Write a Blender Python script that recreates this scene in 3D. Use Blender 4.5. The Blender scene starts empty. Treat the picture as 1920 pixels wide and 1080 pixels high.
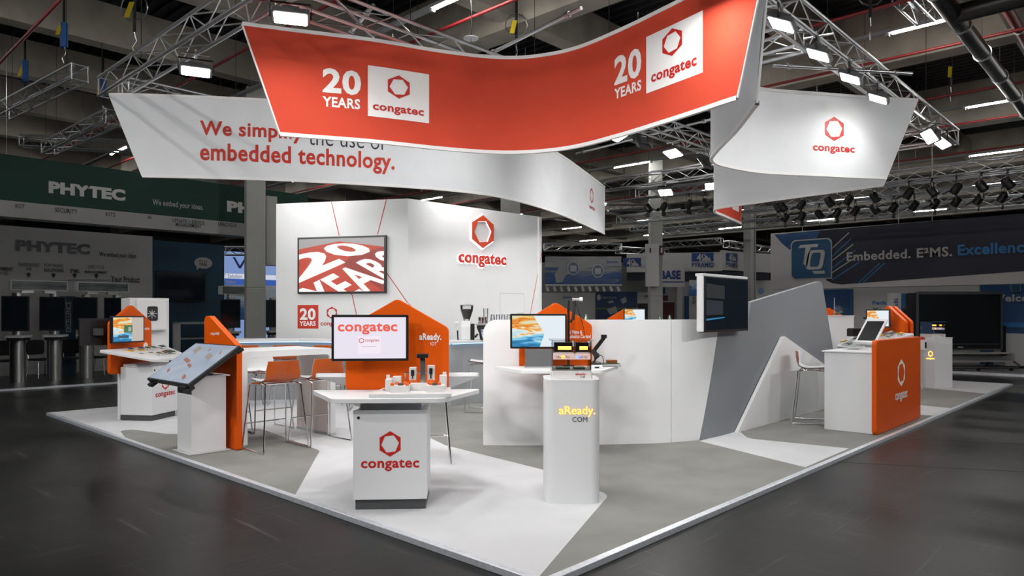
import bpy, bmesh, math, random
from mathutils import Vector, Matrix
random.seed(7)
S = bpy.context.scene
COL = S.collection
R = math.radians
# ------------------------------------------------------------------ camera
F, YH, HC, YAW = 1330.0, 588.0, 1.64, R(43.2)      # focal length in pixels, horizon row, eye height, turn of the stand
sa, ca = math.sin(YAW), math.cos(YAW)
ST = 0.04                                           # top of the stand floor
_d0 = F*(HC-ST)/(1090-YH); _x0 = 60/F*_d0
CX, CY = -(_x0*sa+_d0*ca), -(-_x0*ca+_d0*sa)
cam = bpy.data.cameras.new('camera'); camo = bpy.data.objects.new('camera', cam); COL.objects.link(camo)
cam.sensor_width = 36; cam.lens = 36*F/1920; cam.shift_y = (YH-540)/1920
cam.clip_start = 0.05; cam.clip_end = 300
camo.location = (CX, CY, HC); camo.rotation_euler = (R(90), 0, YAW-R(90)+0)
S.camera = camo
S.view_settings.view_transform = 'Standard'; S.view_settings.look = 'None'
S.view_settings.exposure = 0.28; S.view_settings.gamma = 1; S.view_settings.use_curve_mapping = False
# ------------------------------------------------------------------ world
wd = bpy.data.worlds.new('hall_air'); S.world = wd; wd.use_nodes = True
wd.node_tree.nodes['Background'].inputs[0].default_value = (0.75, 0.87, 1, 1)
wd.node_tree.nodes['Background'].inputs[1].default_value = 0.05
FLOOD_W = 21.0
FILL_W = .78                                        # strength of the added fill floods beyond both aisles
# ------------------------------------------------------------------ pixel -> place
def Wd(x, d): return Vector((CX+x*sa+d*ca, CY-x*ca+d*sa))
def G(px, py, z=ST):
    d = F*(HC-z)/(py-YH); v = Wd((px-960)/F*d, d); return Vector((v.x, v.y, z))
def D(px, py, d):
    v = Wd((px-960)/F*d, d); return Vector((v.x, v.y, HC+(YH-py)/F*d))
class Plane:
    """vertical plane through p with horizontal direction t (pointing to the reader's right)"""
    def __init__(s, p, t):
        s.p = Vector((p[0], p[1], 0)); s.t = Vector((t[0], t[1], 0)).normalized()
        s.n = Vector((s.t.y, -s.t.x, 0))            # towards the reader
    def at(s, px, py):
        a = Wd((px-960)/F, 1)-Vector((CX, CY)); dx, dy = a.x, a.y
        k = ((s.p.x-CX)*s.n.x+(s.p.y-CY)*s.n.y)/(dx*s.n.x+dy*s.n.y)
        return Vector((CX+dx*k, CY+dy*k, HC+(YH-py)/F*k))
    def w(s, a, b, off=0): return s.p+s.t*a+Vector((0, 0, b))+s.n*off
    def ab(s, v): return ((v-s.p).dot(s.t), v.z)
# ------------------------------------------------------------------ materials
MATS = {}
def srgb(r, g, b):
    f = lambda c: (c/255/12.92) if c/255 <= .04045 else ((c/255+.055)/1.055)**2.4
    return (f(r), f(g), f(b), 1)
def mat(name, col, rough=.5, metal=0, noise=0, scale=8, bump=0, emit=0, ecol=None, spec=.5, coat=0, stretch=None):
    if name in MATS: return MATS[name]
    m = bpy.data.materials.new(name); m.use_nodes = True; nt = m.node_tree; b = nt.nodes['Principled BSDF']
    b.inputs['Base Color'].default_value = col; b.inputs['Roughness'].default_value = rough
    b.inputs['Metallic'].default_value = metal; b.inputs['Specular IOR Level'].default_value = spec
    b.inputs['Coat Weight'].default_value = coat
    if emit:
        b.inputs['Emission Color'].default_value = ecol or col; b.inputs['Emission Strength'].default_value = emit
    tc = nt.nodes.new('ShaderNodeTexCoord'); nz = nt.nodes.new('ShaderNodeTexNoise')
    nz.inputs['Scale'].default_value = scale; nz.inputs['Detail'].default_value = 6
    if stretch:
        mp = nt.nodes.new('ShaderNodeMapping'); mp.inputs['Scale'].default_value = stretch
        nt.links.new(tc.outputs['Object'], mp.inputs[0]); nt.links.new(mp.outputs[0], nz.inputs['Vector'])
    else: nt.links.new(tc.outputs['Object'], nz.inputs['Vector'])
    if noise:
        rp = nt.nodes.new('ShaderNodeValToRGB'); e = rp.color_ramp.elements
        e[0].position = .3; e[1].position = .7
        e[0].color = tuple(c*(1-noise) for c in col[:3])+(1,); e[1].color = tuple(min(1, c*(1+noise)) for c in col[:3])+(1,)
        nt.links.new(nz.outputs['Fac'], rp.inputs[0]); nt.links.new(rp.outputs[0], b.inputs['Base Color'])
    else:
        mr = nt.nodes.new('ShaderNodeMapRange'); mr.inputs[3].default_value = max(0, rough-.04); mr.inputs[4].default_value = min(1, rough+.04)
        nt.links.new(nz.outputs['Fac'], mr.inputs[0]); nt.links.new(mr.outputs[0], b.inputs['Roughness'])
    if bump:
        bp = nt.nodes.new('ShaderNodeBump'); bp.inputs['Strength'].default_value = bump; bp.inputs['Distance'].default_value = .01
        nt.links.new(nz.outputs['Fac'], bp.inputs['Height']); nt.links.new(bp.outputs[0], b.inputs['Normal'])
    MATS[name] = m; return m
WHITE = mat('white_lacquer', (.69, .70, .715, 1), .45)
WHITEG = mat('white_gloss', (.75, .755, .77, 1), .22)
WALLW = mat('white_wall_paint', (.73, .74, .75, 1), .6, noise=.02, scale=1.5)
FABW = mat('white_banner_fabric', (.78, .80, .83, 1), .85, noise=.02, scale=3)
FABR = mat('red_banner_fabric', (.60, .058, .024, 1), .85, noise=.04, scale=3)
SEAM = mat('white_banner_hem', (.85, .85, .85, 1), .7)
ORANGE = mat('orange_panel_paint', (.66, .088, .002, 1), .42, spec=.15)
ORANGEM = mat('orange_stool_plastic', (.43, .078, .008, 1), .2)
RED = mat('logo_red', (.50, .012, .006, 1), .5)
REDL = mat('letter_red', (.56, .03, .012, 1), .6)
INK = mat('letter_dark', (.03, .03, .045, 1), .6)
BLACK = mat('black_plastic', (.008, .008, .009, 1), .35)
BLACKM = mat('black_matt', (.012, .012, .013, 1), .7)
GREYW = mat('grey_wall_paint', (.20, .215, .235, 1), .55, noise=.02, scale=1.2)
GREYD = mat('dark_grey_plastic', (.06, .062, .066, 1), .5)
GREYM = mat('mid_grey_paint', (.30, .31, .32, 1), .55)
GREYL = mat('light_grey_paint', (.55, .56, .57, 1), .5)
PINK = mat('table_end_panel', (.68, .60, .57, 1), .5)
CHROME = mat('chrome_tube', (.75, .75, .76, 1), .12, 1)
ALU = mat('truss_aluminium', (.62, .63, .65, 1), .34, 1)
ALUD = mat('far_truss_aluminium', (.45, .47, .50, 1), .45, 1)
STEEL = mat('brushed_steel', (.55, .56, .57, 1), .3, 1)
EDGE = mat('edge_aluminium', (.74, .78, .84, 1), .38, .55, noise=.12, scale=30)
CONC = mat('concrete', (.31, .285, .24, 1), .85, noise=.22, scale=1.3, bump=.15)
CONCP = mat('painted_concrete', (.40, .41, .39, 1), .8, noise=.06, scale=2)
DECK = mat('roof_deck_black', (.012, .013, .015, 1), .6)
HALLW = mat('hall_wall_dark', (.02, .024, .026, 1), .8, noise=.2, scale=.6)
CARPD = mat('dark_carpet', (.225, .225, .214, 1), .95, noise=.10, scale=2.2, bump=.1)
CARPL = mat('light_carpet', (.57, .58, .60, 1), .95, noise=.04, scale=2.5, bump=.08)
REDPIPE = mat('red_pipe_paint', (.17, .007, .009, 1), .5)
BLUEB = mat('blue_board', (.012, .065, .19, 1), .5, noise=.1)
NAVY = mat('navy_print', (.004, .008, .022, 1), .55)
GREENB = mat('green_banner_print', (.008, .05, .038, 1), .7, noise=.25, scale=.35)
PCB = mat('green_circuit_board', (.03, .12, .05, 1), .5, noise=.4, scale=60)
YEL = mat('yellow_strap', (.55, .42, .01, 1), .6)
BLUESTRAP = mat('blue_strap', (.02, .09, .28, 1), .7)
BEAN = mat('coffee_beans', (.035, .016, .01, 1), .5, noise=.6, scale=90, bump=.6)
STRAPB = mat('black_strap', (.01, .01, .012, 1), .8)
SKYB = mat('letter_blue', (.015, .16, .42, 1), .5)
PBLUE = mat('print_blue', (.012, .05, .22, 1), .6)
LETW = mat('letter_white', (.84, .84, .84, 1), .6)
LETG = mat('letter_grey', (.42, .42, .42, 1), .6)
MAROON = mat('maroon_box', (.09, .012, .018, 1), .5)
BRONZE = mat('copper_heatsink', (.40, .12, .04, 1), .35, .7)
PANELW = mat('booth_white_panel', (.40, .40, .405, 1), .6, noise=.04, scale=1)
def emitter(name, col, st):
    return mat(name, (.02, .02, .02, 1), .4, emit=st, ecol=col)
LEDW = emitter('led_panel_white', (1, .97, .92, 1), 14)
TUBE = emitter('strip_tube_white', (1, .97, .93, 1), 120)
GLOWO = emitter('glow_orange', (1, .36, .04, 1), 3.2)
GLOWY = emitter('glow_amber', (1, .55, .10, 1), 2.2)
GLOWB = emitter('glow_blue', (.25, .40, 1, 1), 1.6)
LEDBLUE = emitter('led_strip_ice', (.36, .64, 1, 1), 2.6)
BACKLIT = emitter('backlit_halo', (.82, .88, 1, 1), 2.2)
SCRW = emitter('screen_lilac_white', (.86, .80, .92, 1), .76)
SCRP = emitter('screen_pale', (.80, .88, .93, 1), .76)
SCRR = emitter('screen_red', (.55, .04, .01, 1), .75)
SCRRD = emitter('screen_dark_red', (.28, .015, .006, 1), .8)
SCRG = emitter('screen_grey', (.38, .36, .36, 1), .8)
SCRWH = emitter('screen_white', (.85, .84, .83, 1), .9)
SCRCORAL = emitter('screen_coral', (.80, .10, .06, 1), .85)
def glassmat(name, tint, refl=.10):
    m = bpy.data.materials.new(name); m.use_nodes = True; nt = m.node_tree; nt.nodes.clear()
    o = nt.nodes.new('ShaderNodeOutputMaterial'); mx = nt.nodes.new('ShaderNodeMixShader')
    t = nt.nodes.new('ShaderNodeBsdfTransparent'); g = nt.nodes.new('ShaderNodeBsdfGlossy'); fr = nt.nodes.new('ShaderNodeFresnel')
    fr.inputs[0].default_value = 1.45; t.inputs[0].default_value = tint; g.inputs['Roughness'].default_value = .05
    ad = nt.nodes.new('ShaderNodeMath'); ad.inputs[1].default_value = refl; nt.links.new(fr.outputs[0], ad.inputs[0])
    nt.links.new(ad.outputs[0], mx.inputs[0]); nt.links.new(t.outputs[0], mx.inputs[1]); nt.links.new(g.outputs[0], mx.inputs[2])
    nt.links.new(mx.outputs[0], o.inputs[0]); return m
GLASS = glassmat('clear_acrylic', (.965, .975, .98, 1), .05)
GLASSD = glassmat('drinking_glass', (.97, .975, .98, 1), .04)
def art(name, kind, st=.9):
    """pictures shown on screens and posters: swirled colours from noise"""
    m = bpy.data.materials.new(name); m.use_nodes = True; nt = m.node_tree; b = nt.nodes['Principled BSDF']
    tc = nt.nodes.new('ShaderNodeTexCoord'); mp = nt.nodes.new('ShaderNodeMapping'); nz = nt.nodes.new('ShaderNodeTexNoise')
    sp = nt.nodes.new('ShaderNodeSeparateXYZ'); ad = nt.nodes.new('ShaderNodeMath'); ad.operation = 'MULTIPLY_ADD'; rp = nt.nodes.new('ShaderNodeValToRGB')
    nt.links.new(tc.outputs['Generated'], mp.inputs[0]); nt.links.new(mp.outputs[0], nz.inputs['Vector'])
    nt.links.new(tc.outputs['Generated'], sp.inputs[0])
    mp.inputs['Rotation'].default_value = (0, R(28), 0); mp.inputs['Scale'].default_value = (1.2, 1, 5.5)
    nz.inputs['Scale'].default_value = 1.6; nz.inputs['Detail'].default_value = 8; nz.inputs['Distortion'].default_value = 1.1
    ad.inputs[1].default_value = .9; nt.links.new(nz.outputs['Fac'], ad.inputs[0])
    m2 = nt.nodes.new('ShaderNodeMath'); m2.operation = 'MULTIPLY_ADD'; m2.inputs[1].default_value = .75; m2.inputs[2].default_value = -.33
    nt.links.new(sp.outputs['Z'], m2.inputs[0]); nt.links.new(m2.outputs[0], ad.inputs[2])
    nt.links.new(ad.outputs[0], rp.inputs[0]); cr = rp.color_ramp
    pal = {'swirl': [(.0, (.01, .05, .16)), (.2, (.03, .30, .60)), (.36, (.35, .72, .85)), (.46, (.85, .85, .80)), (.55, (.85, .42, .05)), (.66, (.75, .16, .02)), (.78, (.85, .62, .15)), (.92, (.65, .80, .88))],
           'dark': [(.0, (.002, .004, .010)), (.45, (.006, .016, .032)), (.6, (.010, .035, .065)), (.75, (.02, .05, .07)), (1, (.05, .055, .06))],
           'iceblue': [(.0, (.02, .08, .35)), (.4, (.10, .30, .75)), (.6, (.6, .75, .9)), (1, (.85, .9, .95))],
           'storm': [(.0, (.004, .03, .13)), (.35, (.01, .07, .24)), (.5, (.12, .15, .19)), (.62, (.30, .31, .32)), (1, (.17, .18, .19))],
           'map': [(.0, (.16, .20, .27)), (.4, (.24, .29, .37)), (.55, (.30, .35, .43)), (.7, (.36, .40, .47)), (1, (.27, .32, .40))]}[kind]
    while len(cr.elements) < len(pal): cr.elements.new(.5)
    for e, (p, c) in zip(cr.elements, pal): e.position = p; e.color = c+(1,)
    nt.links.new(rp.outputs[0], b.inputs['Base Color']); b.inputs['Roughness'].default_value = .25
    if st:
        nt.links.new(rp.outputs[0], b.inputs['Emission Color']); b.inputs['Emission Strength'].default_value = st
        mixb = nt.nodes.new('ShaderNodeMix')
        b.inputs['Base Color'].default_value = (.01, .01, .01, 1); nt.links.remove(b.inputs['Base Color'].links[0])
    return m
SWIRL = art('screen_swirl', 'swirl', .8); DARKSCR = art('screen_dark_reflection', 'dark', .9)
ICE = art('poster_ice_blue', 'iceblue', 0); STORM = art('banner_storm', 'storm', 0); MAPSCR = art('screen_blue_grey', 'map', .9)
def floormat():
    m = bpy.data.materials.new('hall_asphalt'); m.use_nodes = True; nt = m.node_tree; b = nt.nodes['Principled BSDF']
    tc = nt.nodes.new('ShaderNodeTexCoord')
    def noise(sc, det, stretch, rot=0):
        mp = nt.nodes.new('ShaderNodeMapping'); mp.inputs['Scale'].default_value = stretch; mp.inputs['Rotation'].default_value = (0, 0, rot)
        n = nt.nodes.new('ShaderNodeTexNoise'); n.inputs['Scale'].default_value = sc; n.inputs['Detail'].default_value = det
        nt.links.new(tc.outputs['Object'], mp.inputs[0]); nt.links.new(mp.outputs[0], n.inputs['Vector']); return n
    a = noise(.7, 9, (1, 1, 1)); c = noise(3, 10, (.35, 6, 1), .5); e = noise(3, 10, (5, .3, 1), -.25)
    r1 = nt.nodes.new('ShaderNodeValToRGB'); el = r1.color_ramp.elements
    el[0].position = .36; el[0].color = (.008, .008, .008, 1); el[1].position = .72; el[1].color = (.020, .020, .0195, 1)
    nt.links.new(a.outputs['Fac'], r1.inputs[0])
    mx = nt.nodes.new('ShaderNodeMath'); mx.operation = 'MAXIMUM'
    nt.links.new(c.outputs['Fac'], mx.inputs[0]); nt.links.new(e.outputs['Fac'], mx.inputs[1])
    r2 = nt.nodes.new('ShaderNodeValToRGB'); r2.color_ramp.elements[0].position = .62; r2.color_ramp.elements[1].position = .84
    nt.links.new(mx.outputs[0], r2.inputs[0])
    mix = nt.nodes.new('ShaderNodeMixRGB'); mix.inputs[2].default_value = (.085, .083, .078, 1)
    nt.links.new(r2.outputs[0], mix.inputs[0]); nt.links.new(r1.outputs[0], mix.inputs[1]); nt.links.new(mix.outputs[0], b.inputs['Base Color'])
    mr = nt.nodes.new('ShaderNodeMapRange'); mr.inputs[3].default_value = .20; mr.inputs[4].default_value = .50
    nt.links.new(a.outputs['Fac'], mr.inputs[0]); nt.links.new(mr.outputs[0], b.inputs['Roughness'])
    bp = nt.nodes.new('ShaderNodeBump'); bp.inputs['Strength'].default_value = .12; bp.inputs['Distance'].default_value = .01
    nt.links.new(c.outputs['Fac'], bp.inputs['Height']); nt.links.new(bp.outputs[0], b.inputs['Normal'])
    b.inputs['Specular IOR Level'].default_value = .17
    return m
ASPHALT = floormat()
# ------------------------------------------------------------------ mesh helpers
class MB:
    def __init__(s): s.v = []; s.f = []
    def add(s, vs, fs):
        o = len(s.v); s.v += [Vector(v) for v in vs]; s.f += [tuple(i+o for i in f) for f in fs]; return s
    def box(s, x0, x1, y0, y1, z0, z1, M=None):
        vs = [Vector((x, y, z)) for z in (z0, z1) for y in (y0, y1) for x in (x0, x1)]
        if M: vs = [M @ v for v in vs]
        return s.add(vs, [(0, 2, 3, 1), (4, 5, 7, 6), (0, 1, 5, 4), (2, 6, 7, 3), (0, 4, 6, 2), (1, 3, 7, 5)])
    def prism(s, poly, fn0, fn1):
        """poly of 2D points, two functions placing it in space (front and back cap)"""
        n = len(poly); vs = [fn0(*p) for p in poly]+[fn1(*p) for p in poly]
        fs = [tuple(range(n)), tuple(range(2*n-1, n-1, -1))]+[(i, n+i, n+(i+1) % n, (i+1) % n) for i in range(n)]
        return s.add(vs, fs)
    def slab(s, poly, z0, z1): return s.prism(poly[::-1], lambda a, b: (a, b, z0), lambda a, b: (a, b, z1))
    def upright(s, poly, y0, y1): return s.prism(poly, lambda a, b: (a, y0, b), lambda a, b: (a, y1, b))
    def side(s, poly, x0, x1): return s.prism(poly, lambda a, b: (x0, a, b), lambda a, b: (x1, a, b))
    def tube(s, pts, r, n=8):
        pts = [Vector(p) for p in pts]; rings = []
        for i, p in enumerate(pts):
            t = (pts[min(i+1, len(pts)-1)]-pts[max(i-1, 0)]).normalized()
            a = t.cross(Vector((0, 0, 1)) if abs(t.z) < .9 else Vector((1, 0, 0))).normalized(); b = t.cross(a)
            rr = r[i] if isinstance(r, (list, tuple)) else r
            rings.append([p+(a*math.cos(2*math.pi*k/n)+b*math.sin(2*math.pi*k/n))*rr for k in range(n)])
        o = len(s.v); s.v += [v for q in rings for v in q]
        for i in range(len(pts)-1):
            for k in range(n):
                s.f.append((o+i*n+k, o+i*n+(k+1) % n, o+(i+1)*n+(k+1) % n, o+(i+1)*n+k))
        s.f.append(tuple(o+k for k in range(n))[::-1]); s.f.append(tuple(o+(len(pts)-1)*n+k for k in range(n))); return s
    def lathe(s, prof, n=20, c=(0, 0, 0)):
        o = len(s.v); c = Vector(c)
        for r, z in prof:
            s.v += [c+Vector((r*math.cos(2*math.pi*k/n), r*math.sin(2*math.pi*k/n), z)) for k in range(n)]
        for i in range(len(prof)-1):
            for k in range(n): s.f.append((o+i*n+k, o+i*n+(k+1) % n, o+(i+1)*n+(k+1) % n, o+(i+1)*n+k))
        s.f.append(tuple(o+k for k in range(n))[::-1]); s.f.append(tuple(o+(len(prof)-1)*n+k for k in range(n))); return s
    def grid(s, rows):
        o = len(s.v); m = len(rows[0]); s.v += [Vector(v) for q in rows for v in q]
        for i in range(len(rows)-1):
            for k in range(m-1): s.f.append((o+i*m+k, o+i*m+k+1, o+(i+1)*m+k+1, o+(i+1)*m+k))
        return s
    def mesh(s, name, inv=None, smooth=False):
        me = bpy.data.meshes.new(name); vs = [inv @ v for v in s.v] if inv else s.v
        me.from_pydata([tuple(v) for v in vs], [], s.f)
        bm = bmesh.new(); bm.from_mesh(me); bmesh.ops.recalc_face_normals(bm, faces=bm.faces); bm.to_mesh(me); bm.free()
        if smooth:
            for p in me.polygons: p.use_smooth = True
            me.set_sharp_from_angle(angle=R(40))
        return me
def rnd(poly, r, n=5):
    """round the corners of a 2D polygon; r is a number or a list"""
    out = []; N = len(poly)
    for i, p in enumerate(poly):
        rr = r[i] if isinstance(r, (list, tuple)) else r
        P = Vector(p); a = Vector(poly[i-1])-P; b = Vector(poly[(i+1) % N])-P
        if rr <= 0: out.append(tuple(P)); continue
        ang = a.angle(b); t = min(rr/math.tan(ang/2), a.length*.49, b.length*.49); rr2 = t*math.tan(ang/2)
        c = P+(a.normalized()+b.normalized()).normalized()*(rr2/math.sin(ang/2))
        s0 = P+a.normalized()*t-c; s1 = P+b.normalized()*t-c; a0 = math.atan2(s0.y, s0.x); da = math.atan2(s1.y, s1.x)-a0
        while da > math.pi: da -= 2*math.pi
        while da < -math.pi: da += 2*math.pi
        out += [(c.x+rr2*math.cos(a0+da*k/n), c.y+rr2*math.sin(a0+da*k/n)) for k in range(n+1)]
    return out
def rect(x0, x1, y0, y1): return [(x0, y0), (x1, y0), (x1, y1), (x0, y1)]
INV = {}
def link(o): COL.objects.link(o); return o
def tag(o, label=None, cat=None, group=None, kind=None):
    if label: o['label'] = label
    if cat: o['category'] = cat
    if group: o['group'] = group
    if kind: o['kind'] = kind
    return o
def thing(name, label, cat, loc=(0, 0, ST), rz=0, group=None):
    o = link(bpy.data.objects.new(name, None)); o.empty_display_size = .1
    o.location = loc; o.rotation_euler = (0, 0, rz); tag(o, label, cat, group)
    INV[o.name] = (Matrix.Translation(Vector(loc)) @ Matrix.Rotation(rz, 4, 'Z')).inverted(); return o
def ob(name, mb, m, parent=None, world=False, bevel=0, smooth=False, M=None):
    """link a mesh object; world=True: the vertices are in world space and are brought into the root's space"""
    me = mb if isinstance(mb, bpy.types.Mesh) else mb.mesh(name, INV[root_of(parent).name] if (world and parent) else None, smooth)
    if not me.materials: me.materials.append(m)
    o = link(bpy.data.objects.new(name, me))
    if parent: o.parent = parent
    if M: o.matrix_local = M
    if bevel:
        b = o.modifiers.new('bevel', 'BEVEL'); b.width = bevel; b.segments = 2; b.limit_method = 'ANGLE'
    return o
def root_of(o):
    while o.parent: o = o.parent
    return o
def clone(o, parent=None):
    c = o.copy(); link(c); c.parent = parent
    for ch in list(o.children): clone(ch, c)
    return c
def place(src, first, loc, rz, label, group=None):
    o = src if first else clone(src)
    o.location = loc; o.rotation_euler = (0, 0, rz); o['label'] = label
    if group: o['group'] = group
    return o
def struct(name, mb, m, **k):
    o = ob(name, mb, m, **k); o['kind'] = 'structure'; return o
# ------------------------------------------------------------------ lettering and logos
_T = {}
def letters(body, bold=.0, shear=0, ext=0):
    """flat text as (verts, faces), scaled so that its box is 1 wide and 1 high"""
    k = (body, bold, shear, ext)
    if k in _T: return _T[k]
    cu = bpy.data.curves.new('lettering', 'FONT'); cu.body = body; cu.size = 1; cu.offset = bold; cu.shear = shear
    cu.resolution_u = 3; cu.extrude = ext; cu.space_line = .95; cu.space_character = 1.06 if bold > .01 else 1.0
    o = bpy.data.objects.new('lettering', cu); link(o); dg = bpy.context.evaluated_depsgraph_get()
    me = bpy.data.meshes.new_from_object(o.evaluated_get(dg)); bpy.data.objects.remove(o); bpy.data.curves.remove(cu)
    vs = [tuple(v.co) for v in me.vertices]; fs = [tuple(p.vertices) for p in me.polygons]; bpy.data.meshes.remove(me)
    x0 = min(v[0] for v in vs); x1 = max(v[0] for v in vs); y0 = min(v[1] for v in vs); y1 = max(v[1] for v in vs)
    vs = [((v[0]-x0)/(x1-x0), (v[1]-y0)/(y1-y0), v[2]) for v in vs]; _T[k] = (vs, fs); return _T[k]
def hexring(ri=.74, tw=6):
    o = [(math.cos(R(90+60*i))*.5, math.sin(R(90+60*i))*.5) for i in range(6)]
    n = [(math.cos(R(120+60*i+tw))*.5*ri, math.sin(R(120+60*i+tw))*.5*ri) for i in range(6)]
    w = math.cos(R(30))
    vs = [(x/w+.5, y+.5, 0) for x, y in o+n]
    fs = []
    for i in range(6):
        j = (i+1) % 6; fs += [(i, 6+i, 6+(i-1) % 6), (i, j, 6+i)]
    return vs, fs
def hexfull():
    o = [(math.cos(R(90+60*i))*.5, math.sin(R(90+60*i))*.5) for i in range(6)]; w = math.cos(R(30))
    return [(x/w+.5, y+.5, 0) for x, y in o], [tuple(range(6))]
SQ = ([(0, 0, 0), (1, 0, 0), (1, 1, 0), (0, 1, 0)], [(0, 1, 2, 3)])
def decal(name, shape, fn, m, parent, cuts=0, world=True):
    """put a unit flat shape into space with fn(a, b, c)"""
    vs, fs = shape
    if cuts:
        me = bpy.data.meshes.new('tmp'); me.from_pydata(vs, [], fs); bm = bmesh.new(); bm.from_mesh(me); bpy.data.meshes.remove(me)
        for i in range(1, cuts):
            bmesh.ops.bisect_plane(bm, geom=bm.verts[:]+bm.edges[:]+bm.faces[:], plane_co=(i/cuts, 0, 0), plane_no=(1, 0, 0))
        bm.verts.ensure_lookup_table(); bm.verts.index_update()
        vs = [tuple(v.co) for v in bm.verts]; fs = [tuple(v.index for v in f.verts) for f in bm.faces]; bm.free()
    mb = MB(); mb.v = [Vector(fn(*v)) for v in vs]; mb.f = list(fs)
    me = bpy.data.meshes.new(name); inv = INV[root_of(parent).name] if world else None
    me.from_pydata([tuple(inv @ v) if inv else tuple(v) for v in mb.v], [], mb.f); me.materials.append(m)
    o = link(bpy.data.objects.new(name, me)); o.parent = parent; return o
def pbox(pl, x0, y0, x1, y1, off=.004):
    """the box on plane pl whose left edge runs from (x0,y1) up to (x0,y0) and whose right edge is at x1"""
    A = pl.at(x0, y1); B = pl.at(x0, y0); a1 = pl.ab(pl.at(x1, y1))[0]; a0 = pl.ab(A)[0]
    return lambda a, b, c=0: pl.w(a0+(a1-a0)*a, A.z+(B.z-A.z)*b, off+c)
def xzbox(x0, x1, z0, z1, y, off=.003):                   # in a thing's own space, read from -y
    return lambda a, b, c=0: (x0+(x1-x0)*a, y-off-c, z0+(z1-z0)*b)
def text(body, fn, m, parent, bold=.02, cuts=0, world=True, name='lettering', **k):
    return decal(name, letters(body, bold, **k), fn, m, parent, cuts, world)
def logo(x0, x1, z0, z1, y, m, parent, hexm=None):
    """congatec mark above its word, in a thing's own space"""
    h = z1-z0; w = x1-x0; hw = h*.60*.866; c = (x0+x1)/2
    decal('emblem', hexring(), xzbox(c-hw/2, c+hw/2, z1-h*.64, z1, y), hexm or m, parent, world=False)
    text('congatec', xzbox(x0, x1, z0, z0+h*.30, y), m, parent, .025, world=False)
# ================================================================== SETTING
struct('floor', MB().box(-30, 65, -30, 55, -.2, 0), ASPHALT)
struct('wall_back', MB().box(-30, 65, 55, 55.4, 0, 9.2), HALLW)
struct('wall_right', MB().box(65, 65.4, -30, 55, 0, 9.2), HALLW)
struct('wall_left', MB().box(-30.4, -30, -30, 55, 0, 9.2), HALLW)
struct('wall_front', MB().box(-30, 65, -30.4, -30, 0, 9.2), HALLW)
mb = MB(); rows = [[], []]; x = -30
while x < 65:
    for dx, dz in ((0, 0), (.10, 0), (.14, .11), (.26, .11), (.30, 0)):
        rows[0].append((x+dx, -30, 8.75+dz)); rows[1].append((x+dx, 55, 8.75+dz))
    x += .30
mb.grid(rows); mb.box(-30, 65, -30, 55, 8.95, 9.2)
struct('ceiling', mb, DECK)
n = 0
for gx in (7.5, 15, 22.5, 30, 37.5, 45):
    n += 1; struct('trim_%d' % n, MB().box(gx-.28, gx+.28, -30, 55, 7.45, 8.75), CONC)
for k in range(-2, 12):
    n += 1; struct('trim_%d' % n, MB().box(-30, 65, 3.4+3.76*k-.2, 3.4+3.76*k+.2, 7.6, 8.5), CONC)
# the stand floor
X1, Y1 = 16.28, 10.5
fl = struct('floor_stand', MB().box(.02, X1-.02, .02, Y1-.02, 0, ST-.002), CARPD)
def patch(pts, r, m):
    poly = rnd([tuple(G(*p).xy) if p[1] > 100 else p for p in pts], r)
    poly = [(min(max(a, .03), X1-.03), min(max(b, .03), Y1-.03)) for a, b in poly]
    ob('carpet_patch', MB().slab(poly, ST-.002, ST+.001), m, fl)
patch([(.03, Y1-.03), (66, 776), (210, 824), (232, 803), (325, 815), (480, 800), (600, 845), (545, 930), (1003, 1085), (1142, 928), (1015, 880), (835, 835), (710, 775), (640, 752), (4.6, Y1-.03)],
      [0, 0, 0, .1, .3, .4, .35, 0, 0, .25, .3, .3, .2, 0, 0], CARPL)
patch([(1312, 827), (1384, 806), (1402, 822), (1592, 841), (1510, 876)], [0, .05, .2, 0, 0], CARPL)
patch([(9.4, .03), (10.6, .03), (10.9, 1.6), (9.3, 2.2)], 0, CARPL)
patch([(13.6, .03), (X1-.03, .03), (X1-.03, 2.2), (14.6, 2.6)], 0, CARPL)
def trim(name, x0, x1, y0, y1): struct(name, MB().box(x0, x1, y0, y1, 0, ST+.006), EDGE, bevel=.004)
trim('trim_edge_left', -.03, .03, -.03, Y1+.03); trim('trim_edge_right', .03, X1+.03, -.03, .03)
trim('trim_edge_back', .03, X1+.03, Y1-.03, Y1+.03); trim('trim_edge_far', X1-.03, X1+.03, .03, Y1-.03)
# thin joints cut in the hall floor
n = 0
for p in (((1290, 852), (1925, 885)), ((1590, 818), (1925, 833)), ((0, 744), (190, 752))):
    a, b = G(*p[0], 0), G(*p[1], 0); t = (b-a).normalized(); q = Vector((-t.y, t.x, 0))*.006; n += 1
    struct('trim_joint_%d' % n, MB().prism([(0, 0)], lambda a, b: (0, 0, 0), lambda a, b: (0, 0, 0)) if 0 else
           MB().add([a-q, b-q, b+q, a+q, a-q+Vector((0, 0, .002)), b-q+Vector((0, 0, .002)), b+q+Vector((0, 0, .002)), a+q+Vector((0, 0, .002))],
                    [(3, 2, 1, 0), (4, 5, 6, 7), (0, 1, 5, 4), (1, 2, 6, 5), (2, 3, 7, 6), (3, 0, 4, 7)]), BLACKM)
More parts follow.
